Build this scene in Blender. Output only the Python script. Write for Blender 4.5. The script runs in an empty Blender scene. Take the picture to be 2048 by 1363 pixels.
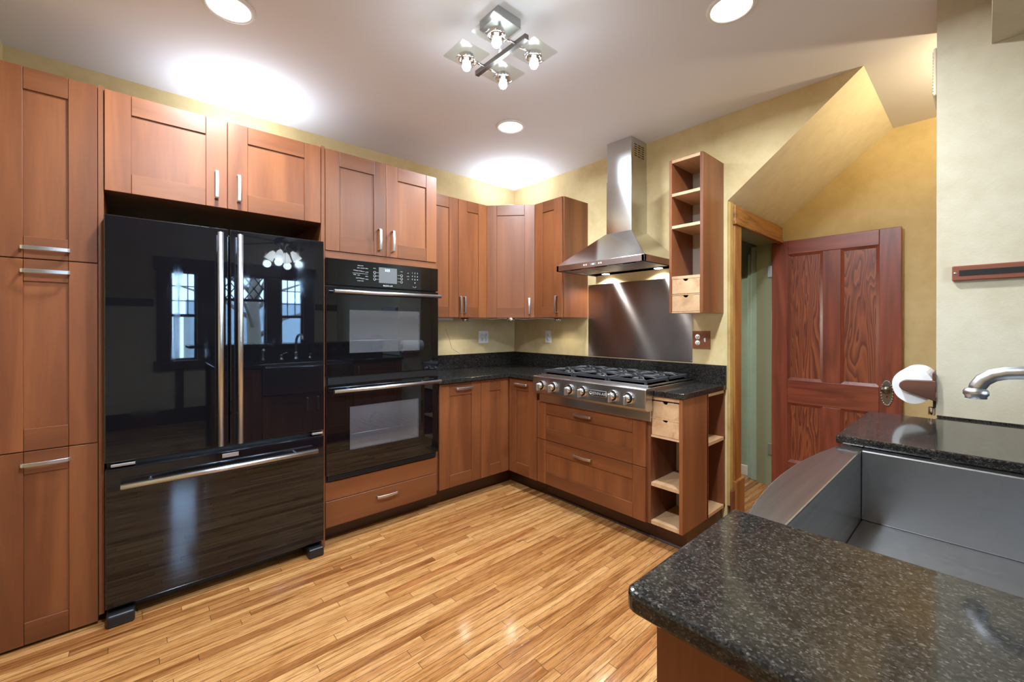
import bpy, bmesh, math, random
from mathutils import Vector, Matrix
random.seed(7)
S = bpy.context.scene
COL = S.collection
PI = math.pi

# ------------------------------------------------------------------ camera, world, exposure
cam_d = bpy.data.cameras.new('camera'); cam = bpy.data.objects.new('camera', cam_d); COL.objects.link(cam)
cam.location = (-2.8258, -3.1474, 1.2903)
cam.rotation_euler = (PI/2 - 0.0018, 0, -0.7259)
cam_d.sensor_width = 36.0; cam_d.lens = 841.86*36/2048
cam_d.shift_y = -(681.5-653.16)/2048
cam_d.clip_start = 0.02
S.camera = cam
S.view_settings.view_transform = 'Standard'; S.view_settings.look = 'None'
S.view_settings.gamma = 1.0; S.view_settings.use_curve_mapping = False
S.view_settings.exposure = 0.08
S.cycles.sample_clamp_indirect = 3.0; S.cycles.use_denoising = True; S.cycles.use_adaptive_sampling = False; S.cycles.blur_glossy = 1.0
W = bpy.data.worlds.new('sky'); S.world = W; W.use_nodes = True
bg = W.node_tree.nodes['Background']; bg.inputs[0].default_value = (0.55, 0.76, 1.0, 1); bg.inputs[1].default_value = 32.0

P_CAN, P_BULB, P_FAN, P_UP, P_HALL, P_PUCK, P_HOOD = 40.0, 1.6, 2.0, 5.5, 36.0, 2.6, 12.0
WARM, COOL = (1, 0.79, 0.47), (0.80, 0.905, 1.0)

def lamp(kind, name, loc, power, color, parent=None, size=0.05, rot=None, spot=None):
    d = bpy.data.lights.new(name, kind); d.energy = power; d.color = color
    if kind == 'AREA': d.shape = 'DISK'; d.size = size; d.spread = PI if name == 'uplight_lamp' else 2.95
    else: d.shadow_soft_size = size
    if spot: d.spot_size = spot[0]; d.spot_blend = spot[1]
    o = bpy.data.objects.new(name, d); COL.objects.link(o); o.location = loc
    if rot: o.rotation_euler = rot
    if parent: o.parent = parent
    return o

# ------------------------------------------------------------------ materials
def new_mat(name):
    m = bpy.data.materials.new(name); m.use_nodes = True
    nt = m.node_tree; return m, nt, nt.nodes['Principled BSDF']
def N(nt, t, **k):
    n = nt.nodes.new(t)
    for a, v in k.items(): setattr(n, a, v)
    return n
def setin(n, **k):
    for a, v in k.items(): n.inputs[a.replace('_', ' ')].default_value = v
def ramp(nt, stops):
    r = N(nt, 'ShaderNodeValToRGB'); e = r.color_ramp.elements
    e[0].position, e[0].color = stops[0][0], (*stops[0][1], 1)
    e[1].position, e[1].color = stops[-1][0], (*stops[-1][1], 1)
    for p, c in stops[1:-1]:
        q = e.new(p); q.color = (*c, 1)
    return r
def coords(nt, scale=(1, 1, 1), out='Object'):
    tc = N(nt, 'ShaderNodeTexCoord'); mp = N(nt, 'ShaderNodeMapping')
    mp.inputs['Scale'].default_value = scale
    nt.links.new(tc.outputs[out], mp.inputs['Vector']); return mp
def noise(nt, mp, scale, detail=3, rough=0.55, dist=0.0):
    n = N(nt, 'ShaderNodeTexNoise'); setin(n, Scale=scale, Detail=detail, Roughness=rough, Distortion=dist)
    nt.links.new(mp.outputs[0], n.inputs['Vector']); return n
def mixc(nt, fac, a, b, blend='MIX'):
    m = N(nt, 'ShaderNodeMix', data_type='RGBA', blend_type=blend)
    for sock, v in ((0, fac), (6, a), (7, b)):
        if hasattr(v, 'node'): nt.links.new(v, m.inputs[sock])
        elif sock == 0: m.inputs[0].default_value = v
        else: m.inputs[sock].default_value = (*v, 1)
    return m.outputs[2]
def bump(nt, b, h, strength=0.2, dist=0.002):
    n = N(nt, 'ShaderNodeBump'); setin(n, Strength=strength, Distance=dist)
    nt.links.new(h, n.inputs['Height']); nt.links.new(n.outputs[0], b.inputs['Normal'])
def plain(name, col, rough=0.5, metal=0.0, **k):
    m, nt, b = new_mat(name)
    setin(b, Base_Color=(*col, 1), Roughness=rough, Metallic=metal)
    for a, v in k.items(): b.inputs[a.replace('_', ' ')].default_value = v
    mp = coords(nt); n = noise(nt, mp, 60, 2)
    r = N(nt, 'ShaderNodeMapRange'); setin(r, To_Min=max(0.0, rough*0.85), To_Max=min(1, rough*1.15+0.01))
    nt.links.new(n.outputs[0], r.inputs[0]); nt.links.new(r.outputs[0], b.inputs['Roughness'])
    return m
def emit(name, col, st):
    m, nt, b = new_mat(name); setin(b, Base_Color=(*col, 1), Emission_Color=(*col, 1), Emission_Strength=st); return m

def wood(name, light, mid, dark, grain='z', rough=0.40, fig=1.0, coat=0.10, var=0.07, big=6.0, fine=60.0):
    m, nt, b = new_mat(name)
    st = {'x': (0.09, 1, 1), 'y': (1, 0.09, 1), 'z': (1, 1, 0.09)}[grain]
    mp = coords(nt, st)
    oi = N(nt, 'ShaderNodeObjectInfo')
    add = N(nt, 'ShaderNodeVectorMath', operation='ADD')
    sc = N(nt, 'ShaderNodeVectorMath', operation='SCALE'); sc.inputs['Scale'].default_value = 37.0
    cx = N(nt, 'ShaderNodeCombineXYZ')
    for i in range(3): nt.links.new(oi.outputs['Random'], cx.inputs[i])
    nt.links.new(cx.outputs[0], sc.inputs[0]); nt.links.new(mp.outputs[0], add.inputs[0]); nt.links.new(sc.outputs[0], add.inputs[1])
    n1 = noise(nt, add, big, 3, 0.5, 1.2*fig); n2 = noise(nt, add, fine*1.6, 2, 0.6)
    r = ramp(nt, [(0.32, dark), (0.5, mid), (0.68, light)]); nt.links.new(n1.outputs[0], r.inputs[0])
    r2 = ramp(nt, [(0.3, (0.86, 0.84, 0.82)), (0.6, (1, 1, 1))]); nt.links.new(n2.outputs[0], r2.inputs[0])
    c = mixc(nt, 0.7, r.outputs[0], r2.outputs[0], 'MULTIPLY')
    hv = N(nt, 'ShaderNodeHueSaturation')
    mr = N(nt, 'ShaderNodeMapRange'); setin(mr, To_Min=1-var*2, To_Max=1+var*2)
    nt.links.new(oi.outputs['Random'], mr.inputs[0]); nt.links.new(mr.outputs[0], hv.inputs['Value'])
    nt.links.new(c, hv.inputs['Color']); nt.links.new(hv.outputs[0], b.inputs['Base Color'])
    setin(b, Roughness=rough, Coat_Weight=coat, Coat_Roughness=0.28)
    bump(nt, b, n2.outputs[0], 0.05, 0.001)
    return m

CL, CM, CD = (0.258, 0.086, 0.028), (0.212, 0.067, 0.021), (0.158, 0.047, 0.015)
M = {}
M['cab'] = wood('cherry_stain_vertical', CL, CM, CD, 'z')
M['cabh'] = wood('cherry_stain_horizontal', [v*0.86 for v in CL], [v*0.86 for v in CM], [v*0.86 for v in CD], 'x')
M['cabin'] = wood('cherry_interior', (0.20, 0.066, 0.025), (0.16, 0.05, 0.018), (0.12, 0.036, 0.013), 'z', 0.45)
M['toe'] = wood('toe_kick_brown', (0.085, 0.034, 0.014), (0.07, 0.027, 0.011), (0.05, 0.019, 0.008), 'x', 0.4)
M['birch'] = wood('birch', (0.66, 0.42, 0.24), (0.60, 0.37, 0.20), (0.50, 0.29, 0.15), 'y', 0.45, 1.0, 0.1, 0.03, 9, 60)
M['oak'] = wood('oak_casing', (0.42, 0.19, 0.05), (0.34, 0.14, 0.035), (0.22, 0.08, 0.02), 'z', 0.4, 2.0)
M['oakh'] = wood('oak_casing_head', (0.40, 0.18, 0.045), (0.31, 0.125, 0.03), (0.13, 0.045, 0.012), 'x', 0.4, 4.0, 0.2, 0.02, 9)
M['door'] = wood('stained_fir_frame', (0.26, 0.060, 0.032), (0.20, 0.043, 0.023), (0.13, 0.027, 0.015), 'z', 0.36, 1.5, 0.3, 0.02, 10)
M['doorh'] = wood('stained_fir_rail', (0.27, 0.062, 0.032), (0.20, 0.043, 0.022), (0.12, 0.025, 0.014), 'y', 0.36, 2.0, 0.3, 0.02, 10)
M['darkwood'] = wood('dark_window_trim', (0.05, 0.026, 0.016), (0.04, 0.02, 0.012), (0.025, 0.012, 0.008), 'z', 0.5)
M['oakplate'] = wood('reddish_plate_wood', (0.34, 0.12, 0.045), (0.27, 0.09, 0.033), (0.17, 0.052, 0.02), 'x', 0.35, 1.5)
M['walnut'] = wood('walnut', (0.15, 0.060, 0.036), (0.11, 0.042, 0.026), (0.07, 0.026, 0.017), 'y', 0.4, 1.0, 0.1)
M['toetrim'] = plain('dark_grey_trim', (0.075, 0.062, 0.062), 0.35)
M['redwood'] = wood('reddish_wood', (0.24, 0.075, 0.038), (0.18, 0.052, 0.028), (0.11, 0.032, 0.018), 'y', 0.4, 1.0, 0.1)

def panel_fir():
    m, nt, b = new_mat('fir_panel_figure')
    mp = coords(nt, (1, 1, 0.11))
    oi = N(nt, 'ShaderNodeObjectInfo'); cx = N(nt, 'ShaderNodeCombineXYZ')
    ad = N(nt, 'ShaderNodeVectorMath', operation='ADD'); ml = N(nt, 'ShaderNodeMath', operation='MULTIPLY'); ml.inputs[1].default_value = 9.0
    nt.links.new(oi.outputs['Random'], ml.inputs[0]); nt.links.new(ml.outputs[0], cx.inputs[2])
    nt.links.new(mp.outputs[0], ad.inputs[0]); nt.links.new(cx.outputs[0], ad.inputs[1])
    n = noise(nt, ad, 6.5, 3, 0.45, 0.4)
    k = N(nt, 'ShaderNodeMath', operation='MULTIPLY'); k.inputs[1].default_value = 24.0; nt.links.new(n.outputs[0], k.inputs[0])
    f = N(nt, 'ShaderNodeMath', operation='FRACT'); nt.links.new(k.outputs[0], f.inputs[0])
    r = ramp(nt, [(0.0, (0.10, 0.020, 0.012)), (0.4, (0.19, 0.044, 0.021)), (0.85, (0.29, 0.082, 0.030)), (1.0, (0.11, 0.022, 0.012))])
    nt.links.new(f.outputs[0], r.inputs[0]); nt.links.new(r.outputs[0], b.inputs['Base Color'])
    setin(b, Roughness=0.38, Coat_Weight=0.25, Coat_Roughness=0.25); return m
M['firpanel'] = panel_fir()

def floor_mat():
    m, nt, b = new_mat('maple_strip_floor')
    L = nt.links
    tc = N(nt, 'ShaderNodeTexCoord'); sp = N(nt, 'ShaderNodeSeparateXYZ'); L.new(tc.outputs['Object'], sp.inputs[0])
    def mt(op, a, bb=None):
        n = N(nt, 'ShaderNodeMath', operation=op)
        for i, v in enumerate((a, bb)):
            if v is None: continue
            if hasattr(v, 'node'): L.new(v, n.inputs[i])
            else: n.inputs[i].default_value = v
        return n.outputs[0]
    yw = mt('DIVIDE', sp.outputs[1], 0.0405); row = mt('FLOOR', yw); fy = mt('SUBTRACT', yw, row)
    wn = N(nt, 'ShaderNodeTexWhiteNoise', noise_dimensions='1D'); L.new(row, wn.inputs['W'])
    xo = mt('ADD', sp.outputs[0], mt('MULTIPLY', wn.outputs['Value'], 11.0))
    ln = mt('ADD', mt('MULTIPLY', wn.outputs['Value'], 0.55), 0.55)
    xl = mt('DIVIDE', xo, ln); colm = mt('FLOOR', xl); fx = mt('SUBTRACT', xl, colm)
    cv = N(nt, 'ShaderNodeCombineXYZ'); L.new(row, cv.inputs[0]); L.new(colm, cv.inputs[1])
    w2 = N(nt, 'ShaderNodeTexWhiteNoise', noise_dimensions='2D'); L.new(cv.outputs[0], w2.inputs['Vector'])
    base = ramp(nt, [(0.0, (0.28, 0.112, 0.034)), (0.2, (0.40, 0.182, 0.060)), (0.55, (0.48, 0.238, 0.084)), (0.85, (0.55, 0.30, 0.118)), (1.0, (0.36, 0.142, 0.045))])
    L.new(w2.outputs['Value'], base.inputs[0])
    gv = N(nt, 'ShaderNodeCombineXYZ'); L.new(mt('ADD', mt('MULTIPLY', sp.outputs[0], 1.6), mt('MULTIPLY', w2.outputs['Value'], 50.0)), gv.inputs[0])
    L.new(mt('MULTIPLY', sp.outputs[1], 26.0), gv.inputs[1]); L.new(mt('MULTIPLY', row, 3.7), gv.inputs[2])
    g1 = N(nt, 'ShaderNodeTexNoise'); setin(g1, Scale=1.0, Detail=5, Roughness=0.6, Distortion=1.0); L.new(gv.outputs[0], g1.inputs['Vector'])
    gr = ramp(nt, [(0.30, (0.30, 0.20, 0.13)), (0.43, (0.74, 0.64, 0.54)), (0.54, (1, 1, 1)), (0.8, (1.1, 1.1, 1.08))]); L.new(g1.outputs[0], gr.inputs[0])
    c = mixc(nt, 0.9, base.outputs[0], gr.outputs[0], 'MULTIPLY')
    g2 = N(nt, 'ShaderNodeTexNoise'); setin(g2, Scale=9.0, Detail=4, Roughness=0.7); L.new(gv.outputs[0], g2.inputs['Vector'])
    gr2 = ramp(nt, [(0.36, (0.40, 0.31, 0.24)), (0.50, (1, 1, 1))]); L.new(g2.outputs[0], gr2.inputs[0])
    c = mixc(nt, 0.7, c, gr2.outputs[0], 'MULTIPLY')
    ey = mt('MINIMUM', fy, mt('SUBTRACT', 1.0, fy)); ex = mt('MULTIPLY', mt('MINIMUM', fx, mt('SUBTRACT', 1.0, fx)), mt('DIVIDE', ln, 0.0405))
    e = mt('MINIMUM', ey, ex); gap = mt('LESS_THAN', e, 0.030)
    c = mixc(nt, mt('MULTIPLY', gap, 0.82), c, (0.06, 0.028, 0.012))
    L.new(c, b.inputs['Base Color'])
    rr = N(nt, 'ShaderNodeMapRange'); setin(rr, To_Min=0.07, To_Max=0.19); L.new(g2.outputs[0], rr.inputs[0]); L.new(rr.outputs[0], b.inputs['Roughness'])
    h = mt('ADD', mt('SUBTRACT', 1.0, gap), mt('MULTIPLY', mt('POWER', mt('ABSOLUTE', mt('SUBTRACT', fy, 0.5)), 2.0), -1.2))
    bump(nt, b, h, 0.22, 0.0015)
    return m
M['floor'] = floor_mat()

def plaster(name, a, bcol, c, rough=0.75):
    m, nt, b = new_mat(name)
    mp = coords(nt, out='Object'); n = noise(nt, mp, 2.3, 5, 0.62, 0.4); n2 = noise(nt, mp, 14, 5, 0.65); n3 = noise(nt, mp, 130, 3, 0.6)
    r = ramp(nt, [(0.30, c), (0.5, bcol), (0.68, a)]); nt.links.new(n.outputs[0], r.inputs[0])
    r2 = ramp(nt, [(0.3, (0.86, 0.84, 0.78)), (0.6, (1, 1, 1))]); nt.links.new(n2.outputs[0], r2.inputs[0])
    nt.links.new(mixc(nt, 0.55, r.outputs[0], r2.outputs[0], 'MULTIPLY'), b.inputs['Base Color'])
    setin(b, Roughness=rough); bump(nt, b, n3.outputs[0], 0.25, 0.002); return m
M['wall'] = plaster('cream_yellow_plaster', (0.69, 0.555, 0.315), (0.65, 0.51, 0.27), (0.57, 0.42, 0.195))
M['pillar'] = plaster('beige_plaster', (0.575, 0.515, 0.385), (0.545, 0.48, 0.35), (0.49, 0.42, 0.29))
M['ochre'] = plaster('ochre_plaster', (0.63, 0.51, 0.28), (0.59, 0.465, 0.235), (0.52, 0.39, 0.175))
M['cream'] = plaster('cream_soffit_plaster', (0.74, 0.67, 0.50), (0.72, 0.645, 0.47), (0.68, 0.60, 0.43))
M['green'] = plaster('pale_green_plaster', (0.34, 0.43, 0.35), (0.32, 0.41, 0.33), (0.29, 0.37, 0.30))
M['olive'] = plain('olive_green_paint', (0.22, 0.235, 0.15), 0.45)
M['ceil'] = plain('white_ceiling_paint', (0.755, 0.76, 0.81), 0.85)
M['rawedge'] = plaster('scuffed_yellow_paint', (0.60, 0.42, 0.15), (0.50, 0.33, 0.10), (0.30, 0.17, 0.06))
M['white'] = plain('white_paint', (0.78, 0.78, 0.76), 0.4)
M['shelfback'] = plain('pale_back_panel', (0.52, 0.46, 0.40), 0.6)
M['black'] = plain('black_plastic', (0.012, 0.012, 0.014), 0.35)
M['iron'] = plain('cast_iron', (0.022, 0.024, 0.028), 0.42)
M['chrome'] = plain('chrome', (0.82, 0.83, 0.85), 0.12, 1.0)
M['satin'] = plain('satin_nickel', (0.60, 0.63, 0.67), 0.32, 1.0)
M['greymetal'] = plain('galvanised_grey', (0.45, 0.46, 0.48), 0.45, 1.0)
M['bronze'] = plain('pewter', (0.20, 0.185, 0.175), 0.35, 1.0)
M['paper'] = plain('paper_towel', (0.80, 0.80, 0.79), 0.95)
M['badge'] = plain('badge_black', (0.02, 0.018, 0.02), 0.3)
M['letter'] = plain('silver_lettering', (0.75, 0.75, 0.75), 0.35, 0.6)
M['print'] = plain('white_print', (0.62, 0.64, 0.66), 0.5)
M['grey'] = plain('grey_plastic', (0.45, 0.45, 0.47), 0.5)
M['enamel'] = plain('oven_grey_enamel', (0.50, 0.50, 0.51), 0.45)
M['lcd'] = emit('display_glow', (0.45, 0.80, 1.0), 2.2)
M['lcdbg'] = plain('display_window', (0.16, 0.17, 0.18), 0.12)
M['lens'] = emit('lamp_lens', (1, 0.98, 0.95), 6.0)
M['bulb'] = emit('bulb_glow', (1, 0.98, 0.96), 25.0)
M['pucklens'] = emit('puck_lens', (1, 0.95, 0.85), 8.0)
M['fanglass'] = emit('fan_shade_glow', (1, 0.95, 0.88), 9.0)
M['tree'] = plain('tree_bark', (0.16, 0.12, 0.09), 0.9)
M['stucco'] = plaster('pale_blue_stucco', (0.50, 0.58, 0.66), (0.47, 0.55, 0.63), (0.42, 0.5, 0.58))
M['fence'] = wood('weathered_fence', (0.42, 0.44, 0.44), (0.36, 0.38, 0.38), (0.26, 0.27, 0.27), 'z', 0.8)
M['lawn'] = plaster('garden_ground', (0.30, 0.34, 0.24), (0.24, 0.28, 0.19), (0.18, 0.21, 0.14), 0.95)

def blackglass(name, col=(0.004, 0.004, 0.005), smear=0.0):
    m, nt, b = new_mat(name)
    setin(b, Base_Color=(*col, 1), Roughness=0.02, IOR=1.5, Specular_IOR_Level=0.85, Specular_Tint=(0.74, 0.86, 1.0, 1))
    mp = coords(nt, (1.0, 1.0, 0.35)); n = noise(nt, mp, 3.2, 6, 0.7, 1.5)
    r = ramp(nt, [(0.52, (0.018, 0.018, 0.018)), (0.75, (0.018+smear,)*3)]); nt.links.new(n.outputs[0], r.inputs[0])
    nt.links.new(r.outputs[0], b.inputs['Roughness']); return m
M['blackglass'] = blackglass('black_gloss_glass')
M['fridgeglass'] = blackglass('black_gloss_door', (0.005, 0.005, 0.007), 0.10)

def pane(name, tint, fac, rough=0.0, milk=(0, None)):
    m, nt, b = new_mat(name); L = nt.links
    tr = N(nt, 'ShaderNodeBsdfTransparent'); tr.inputs[0].default_value = (*tint, 1)
    gl = N(nt, 'ShaderNodeBsdfGlossy'); gl.inputs['Roughness'].default_value = rough
    mx = N(nt, 'ShaderNodeMixShader'); lw = N(nt, 'ShaderNodeLayerWeight'); lw.inputs[0].default_value = 0.5
    pw = N(nt, 'ShaderNodeMath', operation='POWER'); pw.inputs[1].default_value = 5.0; L.new(lw.outputs['Facing'], pw.inputs[0])
    ad = N(nt, 'ShaderNodeMath', operation='MULTIPLY_ADD'); ad.inputs[1].default_value = 0.8; ad.inputs[2].default_value = fac
    L.new(pw.outputs[0], ad.inputs[0]); L.new(ad.outputs[0], mx.inputs[0])
    L.new(tr.outputs[0], mx.inputs[1]); L.new(gl.outputs[0], mx.inputs[2]); out = mx
    if milk[0]:
        df = N(nt, 'ShaderNodeBsdfDiffuse'); df.inputs[0].default_value = (*milk[1], 1)
        m2 = N(nt, 'ShaderNodeMixShader'); m2.inputs[0].default_value = milk[0]; L.new(mx.outputs[0], m2.inputs[1]); L.new(df.outputs[0], m2.inputs[2]); out = m2
    L.new(out.outputs[0], nt.nodes['Material Output'].inputs[0])
    return m
M['ovenpane'] = pane('oven_window_glass', (0.75, 0.76, 0.80), 0.07, 0.0, (0.09, (0.50, 0.53, 0.58)))
M['windowpane'] = pane('window_glass', (0.97, 0.98, 0.99), 0.04)
M['plateglass'] = pane('frosted_plate_glass', (0.88, 0.89, 0.84), 0.05, 0.25)
M['clearglass'] = pane('clear_cup_glass', (0.85, 0.86, 0.88), 0.15, 0.05)

def steel(name, col, rough, tang, aniso, stretch, bs=0.03):
    m, nt, b = new_mat(name)
    setin(b, Base_Color=(*col, 1), Metallic=1.0, Roughness=rough, Anisotropic=aniso)
    cx = N(nt, 'ShaderNodeCombineXYZ')
    for i in range(3): cx.inputs[i].default_value = tang[i]
    nt.links.new(cx.outputs[0], b.inputs['Tangent'])
    mp = coords(nt, stretch); n = noise(nt, mp, 9, 3, 0.6)
    r = N(nt, 'ShaderNodeMapRange'); setin(r, To_Min=rough*0.9, To_Max=rough*1.12)
    nt.links.new(n.outputs[0], r.inputs[0]); nt.links.new(r.outputs[0], b.inputs['Roughness'])
    return m
M['steelpanel'] = steel('brushed_steel_sheet', (0.46, 0.45, 0.46), 0.24, (0, 0, 1), 1.0, (1, 0.04, 6), 0.002)
M['steelhood'] = steel('brushed_steel_hood', (0.62, 0.62, 0.61), 0.14, (0, 0, 1), 0.9, (6, 0.05, 6), 0.002)
M['steelrim'] = steel('brushed_steel_rim', (0.60, 0.60, 0.61), 0.24, (0, 0, 1), 0.6, (1, 0.04, 6), 0.002)
def sinksteel():
    m, nt, b = new_mat('satin_steel_sink'); mp = coords(nt, (0.03, 1, 1)); n = noise(nt, mp, 60, 4, 0.6)
    r = ramp(nt, [(0.3, (0.40, 0.405, 0.415)), (0.7, (0.52, 0.525, 0.535))]); nt.links.new(n.outputs[0], r.inputs[0]); nt.links.new(r.outputs[0], b.inputs['Base Color'])
    setin(b, Metallic=1.0, Roughness=0.25); return m
M['steelsink'] = sinksteel()
M['steelbasin'] = plain('satin_steel_basin', (0.44, 0.445, 0.455), 0.31, 1.0)
M['filter'] = steel('filter_mesh', (0.38, 0.37, 0.36), 0.4, (0, 1, 0), 0.3, (6, 6, 6), 0.004)

def granite():
    m, nt, b = new_mat('black_speckled_granite')
    mp = coords(nt, (1, 0.8, 1)); L = nt.links
    def vor(sc, stops):
        v = N(nt, 'ShaderNodeTexVoronoi'); v.inputs['Scale'].default_value = sc; L.new(mp.outputs[0], v.inputs['Vector'])
        sx = N(nt, 'ShaderNodeSeparateColor'); L.new(v.outputs['Color'], sx.inputs[0])
        r = ramp(nt, stops); L.new(sx.outputs[0], r.inputs[0]); return r.outputs[0]
    a = vor(430, [(0.0, (0.008, 0.0078, 0.008)), (0.45, (0.015, 0.0142, 0.0138)), (0.72, (0.026, 0.024, 0.0215)), (0.92, (0.046, 0.042, 0.037)), (1.0, (0.078, 0.072, 0.063))])
    c = vor(190, [(0.0, (0.6, 0.6, 0.61)), (0.6, (1.0, 1.0, 1.0)), (1.0, (1.4, 1.35, 1.3))])
    n2 = noise(nt, mp, 40, 3, 0.7); r2 = ramp(nt, [(0.35, (0.75, 0.75, 0.75)), (0.65, (1.15, 1.12, 1.08))]); L.new(n2.outputs[0], r2.inputs[0])
    L.new(mixc(nt, 1.0, mixc(nt, 1.0, a, c, 'MULTIPLY'), r2.outputs[0], 'MULTIPLY'), b.inputs['Base Color'])
    setin(b, Roughness=0.09, IOR=1.5, Specular_IOR_Level=0.42); return m
M['granite'] = granite()

# ------------------------------------------------------------------ mesh helpers
class MB:
    def __init__(s): s.bm = bmesh.new()
    def face(s, pts, mi=0):
        f = s.bm.faces.new([s.bm.verts.new(p) for p in pts]); f.material_index = mi; return f
    def box(s, x0, x1, y0, y1, z0, z1, mi=0):
        x0, x1 = sorted((x0, x1)); y0, y1 = sorted((y0, y1)); z0, z1 = sorted((z0, z1))
        v = [s.bm.verts.new(p) for p in ((x0,y0,z0),(x1,y0,z0),(x1,y1,z0),(x0,y1,z0),(x0,y0,z1),(x1,y0,z1),(x1,y1,z1),(x0,y1,z1))]
        for q in ((0,3,2,1),(4,5,6,7),(0,1,5,4),(1,2,6,5),(2,3,7,6),(3,0,4,7)):
            f = s.bm.faces.new([v[i] for i in q]); f.material_index = mi
        return s
    def hexa(s, lo, hi, mi=0):            # two quads, matching order
        v = [s.bm.verts.new(p) for p in list(lo)+list(hi)]; n = len(lo)
        fs = [list(reversed(range(n))), list(range(n, 2*n))] + [[i, (i+1) % n, n+(i+1) % n, n+i] for i in range(n)]
        for q in fs:
            f = s.bm.faces.new([v[i] for i in q]); f.material_index = mi
        return s
    def prism(s, poly, a0, a1, axis='z', mi=0):
        mk = {'z': lambda p, a: (p[0], p[1], a), 'x': lambda p, a: (a, p[0], p[1]), 'y': lambda p, a: (p[0], a, p[1])}[axis]
        return s.hexa([mk(p, a0) for p in poly], [mk(p, a1) for p in poly], mi)
    def tube(s, pts, r, n=10, mi=0, cap=True, flat=None):
        pts = [Vector(p) for p in pts]; rings = []; rr = r if isinstance(r, (list, tuple)) else [r]*len(pts)
        up = None
        for i, p in enumerate(pts):
            d = (pts[min(i+1, len(pts)-1)]-pts[max(i-1, 0)]).normalized()
            if up is None: up = d.orthogonal().normalized()
            up = (up-d*up.dot(d)).normalized(); sd = d.cross(up)
            rings.append([s.bm.verts.new(p+(up*math.cos(2*PI*k/n)+sd*math.sin(2*PI*k/n))*rr[i]) for k in range(n)])
        for a, b in zip(rings, rings[1:]):
            for k in range(n):
                f = s.bm.faces.new((a[k], a[(k+1) % n], b[(k+1) % n], b[k])); f.smooth = True; f.material_index = mi
        if cap:
            for q in (list(reversed(rings[0])), rings[-1]):
                f = s.bm.faces.new(q); f.material_index = mi
        return s
    def lathe(s, prof, c=(0, 0, 0), axis='z', n=24, mi=0, closed=False):
        rings = []
        for r, h in prof:
            ring = []
            for k in range(n):
                a = 2*PI*k/n; u, w = r*math.cos(a), r*math.sin(a)
                p = {'z': (u, w, h), 'x': (h, u, w), 'y': (u, h, w)}[axis]
                ring.append(s.bm.verts.new((c[0]+p[0], c[1]+p[1], c[2]+p[2])))
            rings.append(ring)
        for a, b in zip(rings, rings[1:]):
            for k in range(n):
                f = s.bm.faces.new((a[k], a[(k+1) % n], b[(k+1) % n], b[k])); f.smooth = True; f.material_index = mi
        if not closed:
            for q in (list(reversed(rings[0])), rings[-1]):
                f = s.bm.faces.new(q); f.material_index = mi
        return s
    def build(s, name, mats, parent=None, bevel=0, seg=2, loc=None, rz=None):
        bmesh.ops.recalc_face_normals(s.bm, faces=s.bm.faces[:])
        me = bpy.data.meshes.new(name); s.bm.to_mesh(me); s.bm.free()
        for m in (mats if isinstance(mats, (list, tuple)) else [mats]): me.materials.append(M[m])
        o = bpy.data.objects.new(name, me); COL.objects.link(o)
        if parent: o.parent = parent
        if bevel:
            b = o.modifiers.new('bevel', 'BEVEL'); b.width = bevel; b.segments = seg; b.limit_method = 'ANGLE'; b.angle_limit = 0.7
        if loc: o.location = loc
        if rz is not None: o.rotation_euler = (0, 0, rz)
        return o

def tag(o, label, cat, group=None):
    o['label'] = label; o['category'] = cat
    if group: o['group'] = group
    return o
def thing(name, label, cat, loc=(0, 0, 0), rz=0, group=None):
    o = bpy.data.objects.new(name, None); COL.objects.link(o); o.empty_display_size = 0.05
    o.location = loc; o.rotation_euler = (0, 0, rz); return tag(o, label, cat, group)
def struct(name, mb, mats, label=None, cat=None, bevel=0):
    o = mb.build(name, mats, None, bevel); o['kind'] = 'structure'
    if label: tag(o, label, cat)
    return o
def text(name, s, size, loc, rot, mat, parent, align='LEFT', ext=0.0004):
    c = bpy.data.curves.new(name, 'FONT'); c.body = s; c.size = size; c.align_x = align; c.align_y = 'CENTER'; c.extrude = ext
    c.materials.append(M[mat]); o = bpy.data.objects.new(name, c); COL.objects.link(o); o.location = loc; o.rotation_euler = rot
    me = bpy.data.meshes.new_from_object(o); q = bpy.data.objects.new(name, me); COL.objects.link(q); bpy.data.objects.remove(o)
    q.location = loc; q.rotation_euler = rot; q.parent = parent; return q
RA = (PI/2, 0, 0)            # text facing -y
RB = (PI/2, 0, -PI/2)        # text facing -x

# ------------------------------------------------------------------ setting
ZC = 2.645
YW = -5.27
struct('floor', MB().box(-4.6, 1.6, YW-0.1, 0.1, -0.1, 0), 'floor', 'honey coloured narrow strip hardwood floor', 'floor')
struct('ceiling', MB().box(-4.6, 1.6, YW-0.1, 0.1, ZC, ZC+0.1), 'ceil', 'smooth white ceiling', 'ceiling')
struct('wall_back', MB().box(-3.413, 0.0, 0, 0.1, 0, ZC), 'wall', 'cream yellow plaster wall behind the refrigerator and ovens', 'wall')
struct('wall_right', MB().box(0, 0.12, 0.1, -2.045, 0, ZC), 'wall', 'cream yellow plaster wall behind the cooktop', 'wall')
struct('wall_left', MB().box(-3.413, -3.313, -0.72, 0, 0, ZC), 'wall', 'plaster return wall beside the tall pantry', 'wall')
struct('wall_left_return', MB().box(-4.6, -3.313, -0.80, -0.72, 0, ZC), 'wall')
struct('wall_left_dining', MB().box(-4.7, -4.6, YW-0.1, -0.72, 0, ZC), 'wall')
struct('wall_pillar', MB().box(-0.351, -0.05, YW, -3.01, 0, ZC), 'pillar', 'beige plaster wall end beside the sink with the knife strip', 'wall')
struct('wall_hall', MB().box(1.045, 1.145, -4.6, -1.885, 0, ZC), 'ochre', 'ochre plaster wall behind the open panel door', 'wall')
struct('wall_hall_end', MB().box(-0.05, 1.145, -4.7, -4.6, 0, ZC), 'ochre')
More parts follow.
